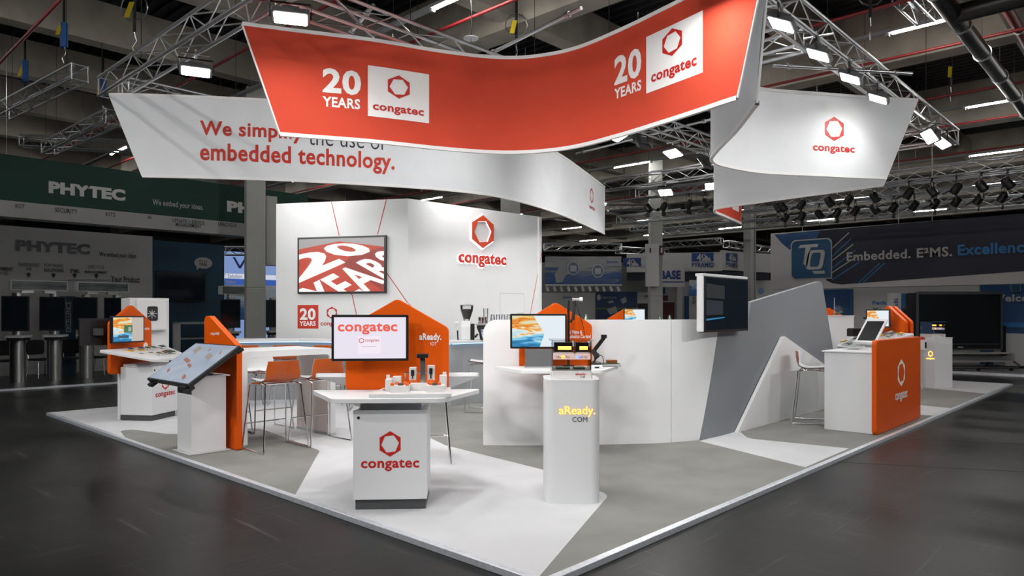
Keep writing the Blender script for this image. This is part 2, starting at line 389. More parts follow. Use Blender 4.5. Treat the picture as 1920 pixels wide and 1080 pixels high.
# concrete columns
def column(name, label, px, d, w, dep, box=None, rz=0):
    v = D(px, 588, d); t = thing(name, label, 'column', (v.x, v.y, 0), rz)
    ob('shaft', MB().box(-w/2, w/2, -dep/2, dep/2, 2.3, 7.45), CONC if not box else CONCP, t, bevel=.02)
    ob('painted_base', MB().box(-w/2-.005, w/2+.005, -dep/2-.005, dep/2+.005, 0, 2.3), CONCP, t, bevel=.02)
    return t
t = column('concrete_column', 'square grey concrete column standing behind the bar, left of the white cabin', 478, 18.4, .47, .47, 1, R(-20))
ob('cable_duct', MB().box(.26, .54, -.12, .2, 2.9, 4.7), CONCP, t, bevel=.01)
column('concrete_column', 'grey concrete column rising behind the roof of the white cabin', 957, 25.2, .5, .5, 1)
t = column('concrete_column', 'pale column with a cabinet and red extinguisher sign, before the blue lettered booth', 1229, 27, .46, .46, 1, R(-47))
ob('wall_cabinet', MB().box(-.44, .04, -.48, -.24, 2.65, 4.25), GREYL, t, bevel=.01)
sg = ob('sign_plate', MB().box(.09, .25, -.30, -.235, 3.85, 4.2), MAROON, t)
decal('pictogram', ([(0.3, .2, 0), (.7, .2, 0), (.75, .7, 0), (.55, .85, 0), (.3, .75, 0)], [(0, 1, 2, 3, 4)]), xzbox(.10, .24, 3.87, 4.18, -.30), LETW, sg, world=False)
decal('pictogram', ([(0.3, .2, 0), (.7, .2, 0), (.75, .7, 0), (.55, .85, 0), (.3, .75, 0)], [(0, 1, 2, 3, 4)]), xzbox(-.36, -.22, 3.85, 4.15, -.48), MAROON, t, world=False)
t = column('concrete_column', 'tall plain grey column beside the white hoarding with mountain emblem', 1404, 31, .34, .34, 1)
ob('conduit', MB().tube([(.2, -.2, 0), (.2, -.2, 7.4)], .04), GREYM, t)
# ================================================================== RIGGING
def cd(x, d): return Vector((x*sa+d*ca, -x*ca+d*sa))
def proj(v):
    rx, ry = v[0]-CX, v[1]-CY; x = rx*sa-ry*ca; d = rx*ca+ry*sa
    return 960+F*x/d, YH-F*(v[2]-HC)/d
_TB = {}
def truss(label, p0, p1, z, size=.29, bay=.48, near=True, group=None, m=None, r=.024, rb=.009, tri=False):
    p0 = Vector((p0[0], p0[1], z)); p1 = Vector((p1[0], p1[1], z)); L = (p1-p0).length; v = p1-p0
    t = thing('lighting_truss', label, 'truss', p0, math.atan2(v.y, v.x), group); m = m or ALU
    h = size/2; nb = max(2, round(L/bay)); b = L/nb
    cs = [(-h, 0), (h, 0), (h, size), (-h, size)]
    for y, zz in cs: ob('chord', MB().tube([(0, y, zz), (L, y, zz)], r, 8), m, t, smooth=True)
    allb = MB(); ends = (MB(), MB())
    for s in range(4):
        a, c = cs[s], cs[(s+1) % 4]
        for i in range(nb):
            q0, q1 = (a, c) if (i+s) % 2 == 0 else (c, a)
            if near:
                k = (s, (i+s) % 2, round(b, 3), size, rb, m.name)
                if k not in _TB:
                    _TB[k] = MB().tube([(0,)+q0, (b,)+q1], rb, 6).mesh('brace', smooth=True); _TB[k].materials.append(m)
                o = link(bpy.data.objects.new('brace', _TB[k])); o.parent = t; o.location = (i*b, 0, 0)
            else: allb.tube([(i*b,)+q0, ((i+1)*b,)+q1], rb, 5)
    for xx in (0, L):
        for s in range(4):
            q0, q1 = cs[s], cs[(s+1) % 4]; (allb if not near else ends[xx > 0]).tube([(xx,)+q0, (xx,)+q1], rb*1.2, 6)
    if near:
        for e_ in ends: ob('end_frame', e_, m, t, smooth=True)
    else: ob('bracing', allb, m, t, smooth=True)['kind'] = 'stuff'
    for q in (.15, .85): ob('hanging_wire', MB().tube([(L*q, 0, size), (L*q, 0, 8.8-z)], .005, 5), STRAPB, t)
    return t
TZ = 5.06
truss('aluminium box truss running along the side aisle above the slogan banner end', (.6, .3), (.6, 9.6), TZ)
truss('aluminium box truss behind the white slogan banner along the back of the stand', (.78, 9.4), (12.82, 9.4), TZ)
truss('aluminium box truss crossing the middle of the stand behind the red banner', (.78, 4.5), (12.82, 4.5), TZ)
truss('aluminium box truss with four floodlights above the white emblem banner', (.78, .62), (13.4, .62), TZ)
truss('aluminium cross truss behind the fold of the white emblem banner', (6.0, .80), (6.0, 4.32), TZ)
truss('aluminium cross truss above the white slogan banner beside the cabin', (6.0, 4.68), (6.0, 9.22), TZ)
truss('aluminium cross truss at the far end of the stand behind the slogan banner tip', (13.0, .8), (13.0, 9.6), TZ)
def pipe_on(label, p0, p1, z, r=.025, cat='pipe', m=None, name='cross_pipe'):
    a = Vector((p0[0], p0[1], z)); b = Vector((p1[0], p1[1], z))
    t = thing(name, label, cat, a)
    ob('pipe', MB().tube([a, b], r, 10), m or ALU, t, world=True, smooth=True)
    c = (b-a).normalized()
    for q in (a+c*.25, b-c*.25): ob('clamp', MB().tube([q-c*.03, q+c*.03], r*1.6, 10), STEEL, t, world=True)
    return t
pipe_on('silver pipe reaching from the middle truss towards the hall roof light', G(650, 70, 5.42), G(700, 10, 5.42), 5.42)
pipe_on('silver pipe clamped across the middle truss above the red banner dip', G(905, 108, 5.42), G(1090, 15, 5.42), 5.42)
pipe_on('silver pipe sticking out below the emblem banner truss', G(1448, 122, 5.0), G(1710, 138, 5.0), 5.0)
pipe_on('silver pipe running past the far cross truss behind the slogan banner', G(1080, 288, 5.42), G(1340, 222, 5.42), 5.42)
_FL = None
def flood(label, px, py, z, aim, tilt, group, power=1.0, loc=None, spread=120):
    v = Vector(loc) if loc else G(px, py, z)
    a = Vector(aim)-v.xy; rz = math.atan2(a.y, a.x)-R(90)
    t = thing('floodlight', label, 'lamp', v, rz, group)
    M = Matrix.Rotation(R(tilt), 4, 'X')
    ob('housing', MB().slab(rnd(rect(-.20, .20, -.15, .15), .03), -.005, .045), GREYD, t, M=M, bevel=.006)
    ob('cooling_block', MB().box(-.09, .09, -.08, .08, .045, .10), GREYD, t, M=M, bevel=.005)
    ob('led_panel', MB().slab(rnd(rect(-.17, .17, -.12, .12), .02), -.012, -.006), LEDW, t, M=M)
    ob('yoke', MB().tube([(-.21, 0, 0), (-.21, 0, .16), (.21, 0, .16), (.21, 0, 0)], .012, 6), BLACK, t)
    ob('clamp', MB().tube([(0, 0, .16), (0, 0, .22)], .02, 8), STEEL, t); ob('hanging_bar', MB().tube([(-.17, 0, .228), (.17, 0, .228)], .012, 6), STEEL, t); ob('hanging_bar', MB().tube([(0, -.17, .228), (0, .17, .228)], .012, 6), STEEL, t)
    l = bpy.data.lights.new('lamp_light', 'AREA'); l.shape = 'RECTANGLE'; l.size = .34; l.size_y = .24
    l.energy = FLOOD_W*power; l.color = (1, .985, .965); l.spread = R(spread)
    lo = link(bpy.data.objects.new('lamp_light', l)); lo.parent = t; lo.matrix_local = M @ Matrix.Translation((0, 0, -.02))
    return t
YT = Plane((0, 4.5), (1, 0)); XT = Plane((13.0, 0), (0, -1))
g = 'LED floodlights on the stand trusses'
flood('white LED floodlight hanging beside the upper left corner of the red banner', 545, 34, 4.80, (-3, -2), 5, g, .8, spread=176)
flood('white LED floodlight hanging above the start of the slogan on the white banner', 367, 134, 4.82, (-2, 0), 8, g, 1.0)
for px, py in ((1465, 46), (1534, 103), (1594, 147), (1646, 185)):
    v = G(px, py, 4.80); flood('square LED floodlight in the row under the truss above the emblem banner', px, py, 4.80, (v.x-1, 4.5), 25, g, .22)
flood('bright LED floodlight tilted up beside the end of the emblem banner', 1743, 256, 4.80, (9, 3), 55, g)
flood('white LED floodlight low beside the end of the emblem banner truss', 1766, 268, 4.78, (9, 4), 40, g)
flood('pair of LED floodlights under the middle truss beneath the red banner, outer one', 0, 0, 0, (7, 3), 25, g, loc=(YT.at(1128, 268).x, 4.5, 4.80))
flood('pair of LED floodlights under the middle truss beneath the red banner, inner one', 0, 0, 0, (7.5, 3), 25, g, loc=(YT.at(1160, 262).x, 4.5, 4.80))
flood('LED floodlight under the crossing of trusses left of the emblem banner fold', 0, 0, 0, (7, 5), 25, g, loc=(YT.at(1262, 297).x, 4.5, 4.80))
flood('LED floodlight hanging on the far cross truss above the column with the red sign', 0, 0, 0, (9, 6), 30, g, loc=(13.0, XT.at(1248, 351).y, 4.80))
flood('LED floodlight half hidden behind the fold of the emblem banner', 0, 0, 0, (9, 4), 30, g, loc=(13.0, XT.at(1336, 329).y, 4.80))
for x in (1.2, 2.95):                               # the rest of the row goes on over the aisle corner, out of the picture
    flood('square LED floodlight on the corner truss over the aisle', 0, 0, 0, (x+2.6, 5.5), 24 if x < 2 else 6, g, .85 if x < 2 else .8, loc=(x, .62, 4.80), spread=120 if x < 2 else 176)
for y in (1.6, 2.9):
    flood('square LED floodlight on the side truss over the aisle', 0, 0, 0, (5.5, y+1.6), 24, g, .85, loc=(.6, y, 4.80))
for x, ax in ((2.4, 4.9), (3.2, 5.4)):  # extra lamps put in to brighten the cabin's television side
    flood('added LED floodlight on the back truss shining on the side of the white cabin', 0, 0, 0, (ax, 9.0), 48, g, .5, loc=(x, 9.4, 4.80))
for y, a_ in ((7.45, (8.2, 8.6)), (6.75, (7.0, 8.4))):  # added pair, only there to lift the cabin's emblem wall
    flood('added LED floodlight on the cross truss shining on the emblem side of the white cabin', 0, 0, 0, a_, 38, g, .45, loc=(6.0, y, 4.80), )
flood('square LED floodlight on the cross truss behind the red banner', 0, 0, 0, (8, 4.5), 15, g, 1.0, loc=(6.0, 3.2, 4.80))
flood('unseen LED floodlight on the middle truss behind the red banner', 0, 0, 0, (4.0, 7), 55, g, .45, loc=(5.0, 4.5, 4.80))  # unseen lamp, turned to brighten the slogan cloth
flood('added LED floodlight on the middle truss shining on the slogan', 0, 0, 0, (2.6, 7.4), 55, g, .35, loc=(3.1, 4.5, 4.80))  # another lamp added to lighten the slogan
for x, ax in ((8.0, 8.2), (10.4, 10.2)): flood('added LED floodlight on the middle truss shining on the slogan banner tip', 0, 0, 0, (ax, 7.4), 55, g, .5, loc=(x, 4.5, 4.80))  # added lamps that brighten the darker tip of the banner
# added out-of-view trusses and floods that fill the camera-facing fronts with light
truss('added unseen box truss for fill lamps across the side aisle', (-6.2, -3.5), (-6.2, 11.5), TZ, near=False)
truss('added unseen box truss for fill lamps across the front aisle', (-4.0, -6.2), (15.0, -6.2), TZ, near=False)
for y in (-2.2, .6, 3.4, 6.2, 9.0):
    flood('added fill floodlight on the unseen truss across the side aisle', 0, 0, 0, (3.0, y+.8), 66, g, FILL_W*1.9, loc=(-6.2, y, 4.80), spread=85)
for x in (-2.4, .8, 4.0, 7.2, 10.4, 13.6):
    flood('added fill floodlight on the unseen truss across the front aisle', 0, 0, 0, (x+.8, 3.0), 66, g, FILL_W, loc=(x, -6.2, 4.80), spread=85)
# ------------------------------------------------------------------ banners
def catmull(P, n=14):
    P = [Vector(p) for p in P]; P = [2*P[0]-P[1]]+P+[2*P[-1]-P[-2]]; out = []
    for i in range(1, len(P)-2):
        for k in range(n):
            t = k/n; a, b, c, d = P[i-1:i+3]
            out.append(.5*((2*b)+(c-a)*t+(2*a-5*b+4*c-d)*t*t+(3*b-a-3*c+d)*t**3))
    return out+[P[-2]]
class Path:
    def __init__(s, pts):
        s.p = catmull(pts); s.s = [0]
        for a, b in zip(s.p, s.p[1:]): s.s.append(s.s[-1]+(b-a).length)
        s.L = s.s[-1]
    def at(s, q):
        if q <= 0: i = 0
        elif q >= s.L: i = len(s.p)-2
        else:
            lo, hi = 0, len(s.s)-1
            while hi-lo > 1:
                m = (lo+hi)//2
                if s.s[m] <= q: lo = m
                else: hi = m
            i = lo
        t = (q-s.s[i])/(s.s[i+1]-s.s[i]); p = s.p[i].lerp(s.p[i+1], t); d = (s.p[i+1]-s.p[i]).normalized()
        return p, d
    def w(s, q, z, off=0):
        p, d = s.at(q); return Vector((p.x+d.y*off, p.y-d.x*off, z))
    def inv(s, px, py, lo=0, hi=None):
        """where the pixel's ray meets the upright sheet over the path: (arc length, height)"""
        hi = hi or s.L; best = None
        for k in range(601):
            q = lo+(hi-lo)*k/600; x, y = proj(s.w(q, 1)); e = abs(x-px)
            if best is None or e < best[0]: best = (e, q)
        q = best[1]; v = s.w(q, 1); d = (v.x-CX)*ca+(v.y-CY)*sa
        return q, HC+(YH-py)/F*d
def banner(name, label, pts, zb, zt, i0, i1, fm, bm_):
    P = Path(pts); v = P.w(P.L/2, zb); t = thing(name, label, 'banner', v)
    def sheet(off, rev):
        rows = []
        for j in range(9):
            f = j/8; a = i0*(1-f); b = P.L-i1*(1-f)
            rows.append([P.w(a+(b-a)*k/72, zb+(zt-zb)*f, off) for k in range(73)])
        return MB().grid(rows)
    ob('front_fabric', sheet(.012, 0), fm, t, world=True, smooth=True)
    ob('rear_fabric', sheet(-.012, 1), bm_, t, world=True, smooth=True)
    for nm, f, z in (('top_hem', 1, zt), ('bottom_hem', 0, zb)):
        a = i0*(1-f); b = P.L-i1*(1-f); mb = MB(); rows = [[] for _ in range(5)]
        for k in range(73):
            q = a+(b-a)*k/72
            for j, (o, dz) in enumerate(((.022, -.022), (.022, .022), (-.022, .022), (-.022, -.022), (.022, -.022))): rows[j].append(P.w(q, z+dz, o))
        ob(nm, mb.grid(rows), SEAM, t, world=True, smooth=True)
    for nm, f in (('end_hem', 0), ('end_hem', 1)):
        q0 = i0 if f == 0 else P.L-i1; q1 = 0 if f == 0 else P.L
        ob(nm, MB().tube([P.w(q0, zb), P.w(q1, zt)], .014, 6), SEAM, t, world=True)
    wires = MB()
    for q in (.25, .5, .75): wires.tube([P.w(P.L*q, zt), P.w(P.L*q, zt+.12)], .003, 5)
    ob('hanging_wire', wires, STEEL, t, world=True)
    return t, P
def ptext(P, body, x0, y0, x1, y1, m, parent, bold=.02, lo=0, hi=None, off=.016, shape=None, name='lettering', cuts=10, flip=False, off2=0):
    q0, zb = P.inv(x0, y1, lo, hi); zt = P.inv(x0, y0, lo, hi)[1]; q1 = P.inv(x1, y1, lo, hi)[0]
    if flip: off = -off
    return decal(name, shape or letters(body, bold), lambda a, b, c=0: P.w(q0+(q1-q0)*a, zb+(zt-zb)*b, off), m, parent, cuts)
ZB, ZT = 3.77, 5.02
RB, RP = banner('red_banner', 'curved red fabric banner with two white emblem squares hanging over the stand', [(.66, 5.2), (1.25, 4.9), (2.0, 4.5), (2.83, 4.17), (3.45, 3.82), (3.78, 3.42), (3.93, 2.85), (3.84, 2.1), (3.68, 1.4), (3.55, .9), (3.42, .45), (3.36, .095)],
                ZB, ZT, .42, .32, FABR, FABW)
WB, WP = banner('white_slogan_banner', 'long curved white fabric banner with a red slogan and a small emblem at its tip', [(.51, 9.27), (.87, 8.92), (2.31, 7.77), (3.75, 6.92), (5.02, 6.37), (6.27, 6.25), (8.2, 6.74), (10.04, 7.46), (12.3, 8.42)],
                ZB, ZT, .5, .02, FABW, FABW)
EB, EP = banner('white_emblem_banner', 'folded white fabric banner with one red emblem facing the side aisle', [(3.45, .10), (3.73, .36), (4.59, 1.0), (5.4, 1.66), (5.85, 1.95), (6.35, 2.0), (7.15, 1.8), (7.95, 1.27), (8.64, .80), (9.37, .25)],
                ZB, ZT, .35, .55, FABW, FABW)
FB, FP = banner('far_banner', 'white and red fabric banner at the far end, half hidden below the emblem banner', [(9.52, .3), (9.56, .80), (9.76, 2.24), (9.92, 3.33), (10.07, 4.0), (10.5, 4.3), (11.2, 4.45), (12.75, 4.77)],
                ZB, ZT, .5, .1, FABR, FABW)
# red banner print
ptext(RP, '20', 605, 127, 676, 174, LETW, RB, .035)
ptext(RP, 'YEARS', 604, 180.5, 675, 200, LETW, RB, .03)
ptext(RP, '', 690, 123, 804, 218, LETW, RB, shape=SQ, name='emblem_square')
ptext(RP, '', 727, 139, 768, 183, RED, RB, shape=hexring(), name='emblem', off=.020)
ptext(RP, 'congatec', 698, 193, 794, 211, RED, RB, .03, off=.020)
ptext(RP, '20', 1153, 108, 1204, 162, LETW, RB, .035)
ptext(RP, 'YEARS', 1153, 167.5, 1204, 187, LETW, RB, .03)
ptext(RP, '', 1213, 70, 1319, 176, LETW, RB, shape=SQ, name='emblem_square')
ptext(RP, '', 1244, 62, 1281, 113, RED, RB, shape=hexring(), name='emblem', off=.020)
ptext(RP, 'congatec', 1223, 138, 1308, 162, RED, RB, .03, off=.020)
# slogan
ptext(WP, 'We simplify', 375, 226, 567, 262, REDL, WB, .025)
ptext(WP, 'the use of', 580, 240, 722, 272, INK, WB, -.004)
ptext(WP, 'embedded technology.', 375, 268, 740, 311, REDL, WB, .025, cuts=16)
ptext(WP, '', 1105, 350, 1111.5, 380, RED, WB, shape=hexring(), name='emblem')
ptext(WP, 'congatec', 1104, 383, 1114.5, 393, RED, WB, .02)
ptext(EP, '', 1546, 218, 1581, 264, RED, EB, shape=hexring(), name='emblem', lo=EP.L*.5)
ptext(EP, 'congatec', 1523, 270, 1601, 287, RED, EB, .03, lo=EP.L*.5)
ptext(FP, 'congatec', 1495, 320, 1600, 336, RED, FB, .03, hi=FP.L*.5, flip=True)
ptext(FP, '', 1372, 362, 1384, 392, LETW, FB, shape=SQ, name='emblem_square', lo=FP.L*.6, cuts=4)
# ================================================================== WHITE CABIN
c = D(765, 588, 13.5).xy; lv = cd(-.972, .234).normalized(); rv = cd(.715, .699).normalized()
le = c+lv*2.806; re = c+rv*3.71; be = le+rv*3.71; ZC = 3.83
PL = Plane(le, c-le); PR = Plane(c, re-c)
t = thing('storage_cabin', 'tall white cabin with television, red lines and a glowing emblem behind the bar', 'cabin', (c.x, c.y, ST))
def wallslab(nm, a, b, z0, z1, th, m, par):
    d = (b-a).normalized(); n_ = Vector((d.y, -d.x)); o = -n_*th
    return ob(nm, MB().slab([tuple(a), tuple(b), tuple(b+o), tuple(a+o)], z0, z1), m, par, world=True)
wallslab('wall_panel', le, c, ST, ZC, .06, WALLW, t); wallslab('wall_panel', c, re, ST, ZC, .06, WALLW, t)
wallslab('wall_panel', re-rv*.06, be-rv*.06+lv*0, ST, ZC-.02, .06, WALLW, t); wallslab('wall_panel', be-lv*.06, le-lv*.06+rv*.06, ST, ZC-.02, .06, WALLW, t)
def pquad(nm, pl, x0, y0, x1, y1, m, par, off=.003): return decal(nm, SQ, pbox(pl, x0, y0, x1, y1, off), m, par)
def stripe(pl, p0, p1, w, m, par, nm='line', off=.003):
    a, b = pl.at(*p0), pl.at(*p1); d = (b-a).normalized(); q = d.cross(pl.n)*w/2; o = pl.n*off
    mb = MB().add([a-q+o, b-q+o, b+q+o, a+q+o], [(0, 1, 2, 3)]); return ob(nm, mb, m, par, world=True)
for p0, p1 in (((621.5, 379), (636, 442)), ((724.5, 374), (708, 440)), ((659, 548), (669, 592)), ((724, 510), (764.5, 568))): stripe(PL, p0, p1, .016, REDL, t)
for p0, p1 in (((765.5, 569), (800, 606)), ((1016, 472), (992, 600))): stripe(PR, p0, p1, .016, REDL, t)
a = pquad('door_outline', PR, 937, 549, 983, 640, GREYL, t, .002); pquad('door_leaf', PR, 938, 550.5, 982, 640, WALLW, t, .004)
a = pquad('red_square', PL, 558, 572, 597, 616, REDL, t)
text('20', pbox(PL, 562.5, 578, 592, 600, .005), LETW, t, .035); text('YEARS', pbox(PL, 562, 602, 592, 611, .005), LETW, t, .03)
decal('emblem', hexring(), pbox(PL, 613, 575, 632, 598), RED, t); text('congatec', pbox(PL, 601, 603, 646, 613), RED, t, .025)
# glowing emblem, letters stand off the wall with light behind
def raised(nm, shape, fn, depth, m, par):
    vs, fs = shape; mb = MB(); n0 = len(vs)
    mb.v = [Vector(fn(v[0], v[1], depth)) for v in vs]+[Vector(fn(v[0], v[1], depth*.35)) for v in vs]
    ed = {}
    for f in fs:
        for i in range(len(f)):
            e = (f[i], f[(i+1) % len(f)]); k = tuple(sorted(e)); ed.setdefault(k, []).append(e)
    mb.f = list(fs)+[tuple(i+n0 for i in f[::-1]) for f in fs]+[(e[0][1], e[0][0], e[0][0]+n0, e[0][1]+n0) for e in ed.values() if len(e) == 1]
    return ob(nm, mb, m, par, world=True)
raised('raised_emblem', hexring(.72), pbox(PR, 883, 401, 923, 464, .01), .035, mat('emblem_orange_red', (.60, .06, .012, 1), .45), t)
raised('raised_lettering', letters('congatec', .03), pbox(PR, 858, 472, 947, 499, .01), .03, REDL, t)
decal('halo_light', hexring(.66), pbox(PR, 880.5, 398, 924.5, 467, .008), BACKLIT, t); text('congatec', pbox(PR, 856.6, 470.5, 947.6, 501, .008), BACKLIT, t, .045, name='halo_light')
# television
tv = thing('television', 'black framed television showing red and white block letters on the white cabin', 'television', tuple(PL.at(643, 551)))
ob('frame', MB().prism([(0, 0), (1, 0), (1, 1), (0, 1)], (lambda f: lambda a, b: f(a, b, .06))(pbox(PL, 560.5, 446, 726, 551, .0)), (lambda f: lambda a, b: f(a, b, .006))(pbox(PL, 560.5, 446, 726, 551, .0))), BLACK, tv, world=True, bevel=.006)
scr = pbox(PL, 564, 449.5, 722.5, 547.5, .064)
decal('screen', SQ, scr, SCRR, tv)
def homog(q):
    """maps the unit square to the quad q (bl, br, tr, tl)"""
    (x0, y0), (x1, y1), (x2, y2), (x3, y3) = q
    sx, sy = x0-x1+x2-x3, y0-y1+y2-y3; dx1, dy1, dx2, dy2 = x1-x2, y1-y2, x3-x2, y3-y2; den = dx1*dy2-dx2*dy1
    g_ = (sx*dy2-dx2*sy)/den; h_ = (dx1*sy-sx*dy1)/den
    a, b, c_ = x1-x0+g_*x1, x3-x0+h_*x3, x0; d, e, f = y1-y0+g_*y1, y3-y0+h_*y3, y0
    return lambda u, v: ((a*u+b*v+c_)/(g_*u+h_*v+1), (d*u+e*v+f)/(g_*u+h_*v+1))
def clipped(shape, fn2):
    vs, fs = shape; me = bpy.data.meshes.new('tmp'); me.from_pydata([fn2(v[0], v[1])+(0,) for v in vs], [], fs)
    bm = bmesh.new(); bm.from_mesh(me); bpy.data.meshes.remove(me)
    for co, no in (((0, 0, 0), (-1, 0, 0)), ((1, 0, 0), (1, 0, 0)), ((0, 0, 0), (0, -1, 0)), ((0, 1, 0), (0, 1, 0))):
        bmesh.ops.bisect_plane(bm, geom=bm.verts[:]+bm.edges[:]+bm.faces[:], plane_co=co, plane_no=no, clear_outer=True)
    bm.verts.index_update(); r = ([tuple(v.co) for v in bm.verts], [tuple(v.index for v in f.verts) for f in bm.faces]); bm.free(); return r
def zq(*pts): return [((x-335)/637, 1-(y-700)/395) for x, y in pts]
ident = lambda u, v: (u, v)
def lay(k): return lambda a, b, c=0: scr(a, b, .0015*k)
decal('picture', clipped((zq((335, 700), (972, 700), (972, 790), (640, 715), (335, 790)), [(0, 1, 2, 3, 4)]), lambda u, v: (u, v)) if 0 else clipped(([p+(0,) for p in zq((335, 700), (972, 700), (972, 770), (640, 722), (335, 775))], [(0, 1, 2, 3, 4)]), ident), lay(1), SCRG, tv)
decal('picture', clipped(([p+(0,) for p in zq((740, 830), (972, 770), (972, 1095), (660, 890))], [(0, 1, 2, 3)]), ident), lay(1), SCRRD, tv)
decal('picture_lettering', clipped(letters('2', .04), homog(zq((330, 1030), (690, 880), (500, 770), (170, 860)))), lay(2), SCRWH, tv)
decal('picture_lettering', clipped(letters('0', .04), homog(zq((640, 860), (950, 800), (720, 728), (480, 755)))), lay(2), SCRWH, tv)
decal('picture_lettering', clipped(letters('YEARS', .03), homog(zq((560, 1260), (1200, 920), (960, 790), (310, 1085)))), lay(2), SCRWH, tv)
# ================================================================== BAR
bp = [G(x, y).xy for x, y in ((428, 751.5), (565, 748.5), (720, 754), (846, 761), (868, 757.5), (935, 751.5), (1010, 744))]
BZ = 1.17
bar = thing('bar_counter', 'long faceted bar with grey front, white top and pale blue light under the edge', 'counter', tuple(G(640, 752)))
for a, b in zip(bp, bp[1:]):
    wallslab('front_panel', a, b, ST, BZ-.05, .04, GREYL if 0 else GREYM, bar)
    d = (b-a).normalized(); n_ = Vector((d.y, -d.x)); ob('led_strip', MB().slab([tuple(a+n_*.02), tuple(b+n_*.02), tuple(b+n_*.035), tuple(a+n_*.035)], BZ-.062, BZ-.052), LEDBLUE, bar, world=True)
def offs(pts, o):
    out = []
    for i, p in enumerate(pts):
        d = (pts[min(i+1, len(pts)-1)]-pts[max(i-1, 0)]).normalized(); out.append(p+Vector((d.y, -d.x))*o)
    return out
ob('counter_top', MB().slab([tuple(p) for p in offs(bp, .12)]+[tuple(p) for p in offs(bp, -.45)[::-1]], BZ-.05, BZ), STEEL if 0 else WHITE, bar, world=True, bevel=.006)
wallslab('end_panel', bp[0]+Vector((0, 0)), offs(bp, -.42)[0], ST, BZ-.05, .04, GREYM, bar)
ob('rear_shelf', MB().slab([tuple(p) for p in offs(bp, -.05)]+[tuple(p) for p in offs(bp, -.42)[::-1]], .60, .63), GREYM, bar, world=True)
# coffee grinder, machine, glasses on the bar
v = D(872, 634, 12.75); v.z = BZ
t = thing('coffee_grinder', 'white coffee grinder with a clear hopper full of dark beans on the bar', 'grinder', v, -R(46))
ob('body', MB().side([(-.10, 0), (.12, 0), (.12, .34), (-.06, .34), (-.12, .24)], -.07, .10), WHITEG, t, bevel=.012)
ob('front_plate', MB().box(.10, .17, -.07, .09, 0, .29), BLACK, t, bevel=.01)
ob('spout', MB().tube([(-.10, -.08, .31), (-.17, -.08, .31), (-.15, -.08, .22)], .03, 8), WHITEG, t); ob('holder', MB().tube([(-.12, -.1, 0), (-.13, -.1, .17)], .015, 6), BLACK, t)
ob('beans', MB().lathe([(.045, .37), (.075, .44), (.10, .52), (.105, .545), (.02, .555)], 18, (.03, 0, 0)), BEAN, t, smooth=True)
ob('hopper', MB().lathe([(.05, .345), (.08, .43), (.11, .52), (.118, .61)], 20, (.03, 0, 0)), GLASS, t, smooth=True)
ob('lid', MB().lathe([(.122, .61), (.122, .625), (.05, .64), (.03, .645)], 20, (.03, 0, 0)), STEEL, t, smooth=True)
v = D(930, 634, 12.8); v.z = BZ
t = thing('espresso_machine', 'black espresso machine with blue patterned side beside the coffee grinder', 'coffee machine', v, -R(46))
ob('body', MB().upright(rnd([(-.28, 0), (.40, 0), (.46, .26), (-.36, .26), (-.30, .12)], .03), -.18, .2), BLACK, t, bevel=.01)
ob('patterned_side', MB().upright([(-.24, .02), (.36, .02), (.40, .19), (-.27, .19)], -.19, -.178), mat('blue_floral_print', (.35, .42, .62, 1), .3, noise=.95, scale=22), t)
ob('cup_tray', MB().box(-.36, .46, -.2, .2, .26, .285), STEEL, t, bevel=.005)
ob('portafilter', MB().tube([(-.33, -.2, .1), (-.36, -.3, .06)], .018, 8), BLACK, t)
gl = None; k = 0
for row in range(2):
    for i in range(5):
        w_ = v+Matrix.Rotation(-R(46), 3, 'Z') @ Vector((-.06+.095*i, -.10+.16*row, .285))
        if gl is None:
            gl = thing('drinking_glass', 'clear tumbler upside down in the rows on the espresso machine', 'glass', w_, 0, 'tumblers on the espresso machine')
            ob('bowl', MB().lathe([(.042, 0), (.040, .02), (.033, .15), (.030, .155)], 14), GLASSD, gl, smooth=True); ob('base', MB().lathe([(.031, .155), (.031, .17), (.02, .172)], 14), GLASSD, gl)
        else: place(gl, False, w_, 0, gl['label'])
for i, (dx, dz) in enumerate(((-.22, .285), )):
    w_ = v+Matrix.Rotation(-R(46), 3, 'Z') @ Vector((dx, -.08, dz))
    t = thing('milk_jug', 'pair of shiny steel milk jugs on the espresso machine, front one', 'jug', w_)
    ob('jug_body', MB().lathe([(.055, 0), (.058, .02), (.05, .10), (.052, .125)], 18), CHROME, t, smooth=True); ob('handle', MB().tube([(.05, 0, .1), (.09, 0, .09), (.085, 0, .03), (.055, 0, .02)], .006, 6), CHROME, t)
w_ = v+Matrix.Rotation(-R(46), 3, 'Z') @ Vector((-.28, .08, .285))
t = thing('milk_jug', 'steel milk jug behind the other jug beside the coffee grinder', 'jug', w_)
ob('jug_body', MB().lathe([(.05, 0), (.053, .02), (.046, .10), (.048, .125)], 18), CHROME, t, smooth=True); ob('handle', MB().tube([(.05, 0, .1), (.09, 0, .09), (.085, 0, .03), (.055, 0, .02)], .006, 6), CHROME, t)
w_ = v+Matrix.Rotation(-R(46), 3, 'Z') @ Vector((-.19, .152, .285))
t = thing('tall_glass', 'single tall clear glass standing above the milk jugs on the espresso machine', 'glass', w_)
ob('bowl', MB().lathe([(.035, 0), (.04, .10), (.045, .28)], 14), GLASSD, t, smooth=True); ob('base', MB().lathe([(.035, 0), (.035, .012)], 14), GLASSD, t)
w_ = v+Matrix.Rotation(-R(46), 3, 'Z') @ Vector((.44, .05, .285))
t = thing('menu_stand', 'small clear upright card holder at the end of the glass rows', 'sign', w_, -R(46))
ob('card', MB().box(-.07, .07, 0, .006, .02, .20), GREYL, t); ob('foot', MB().box(-.07, .07, -.03, .04, 0, .02), GLASS, t)
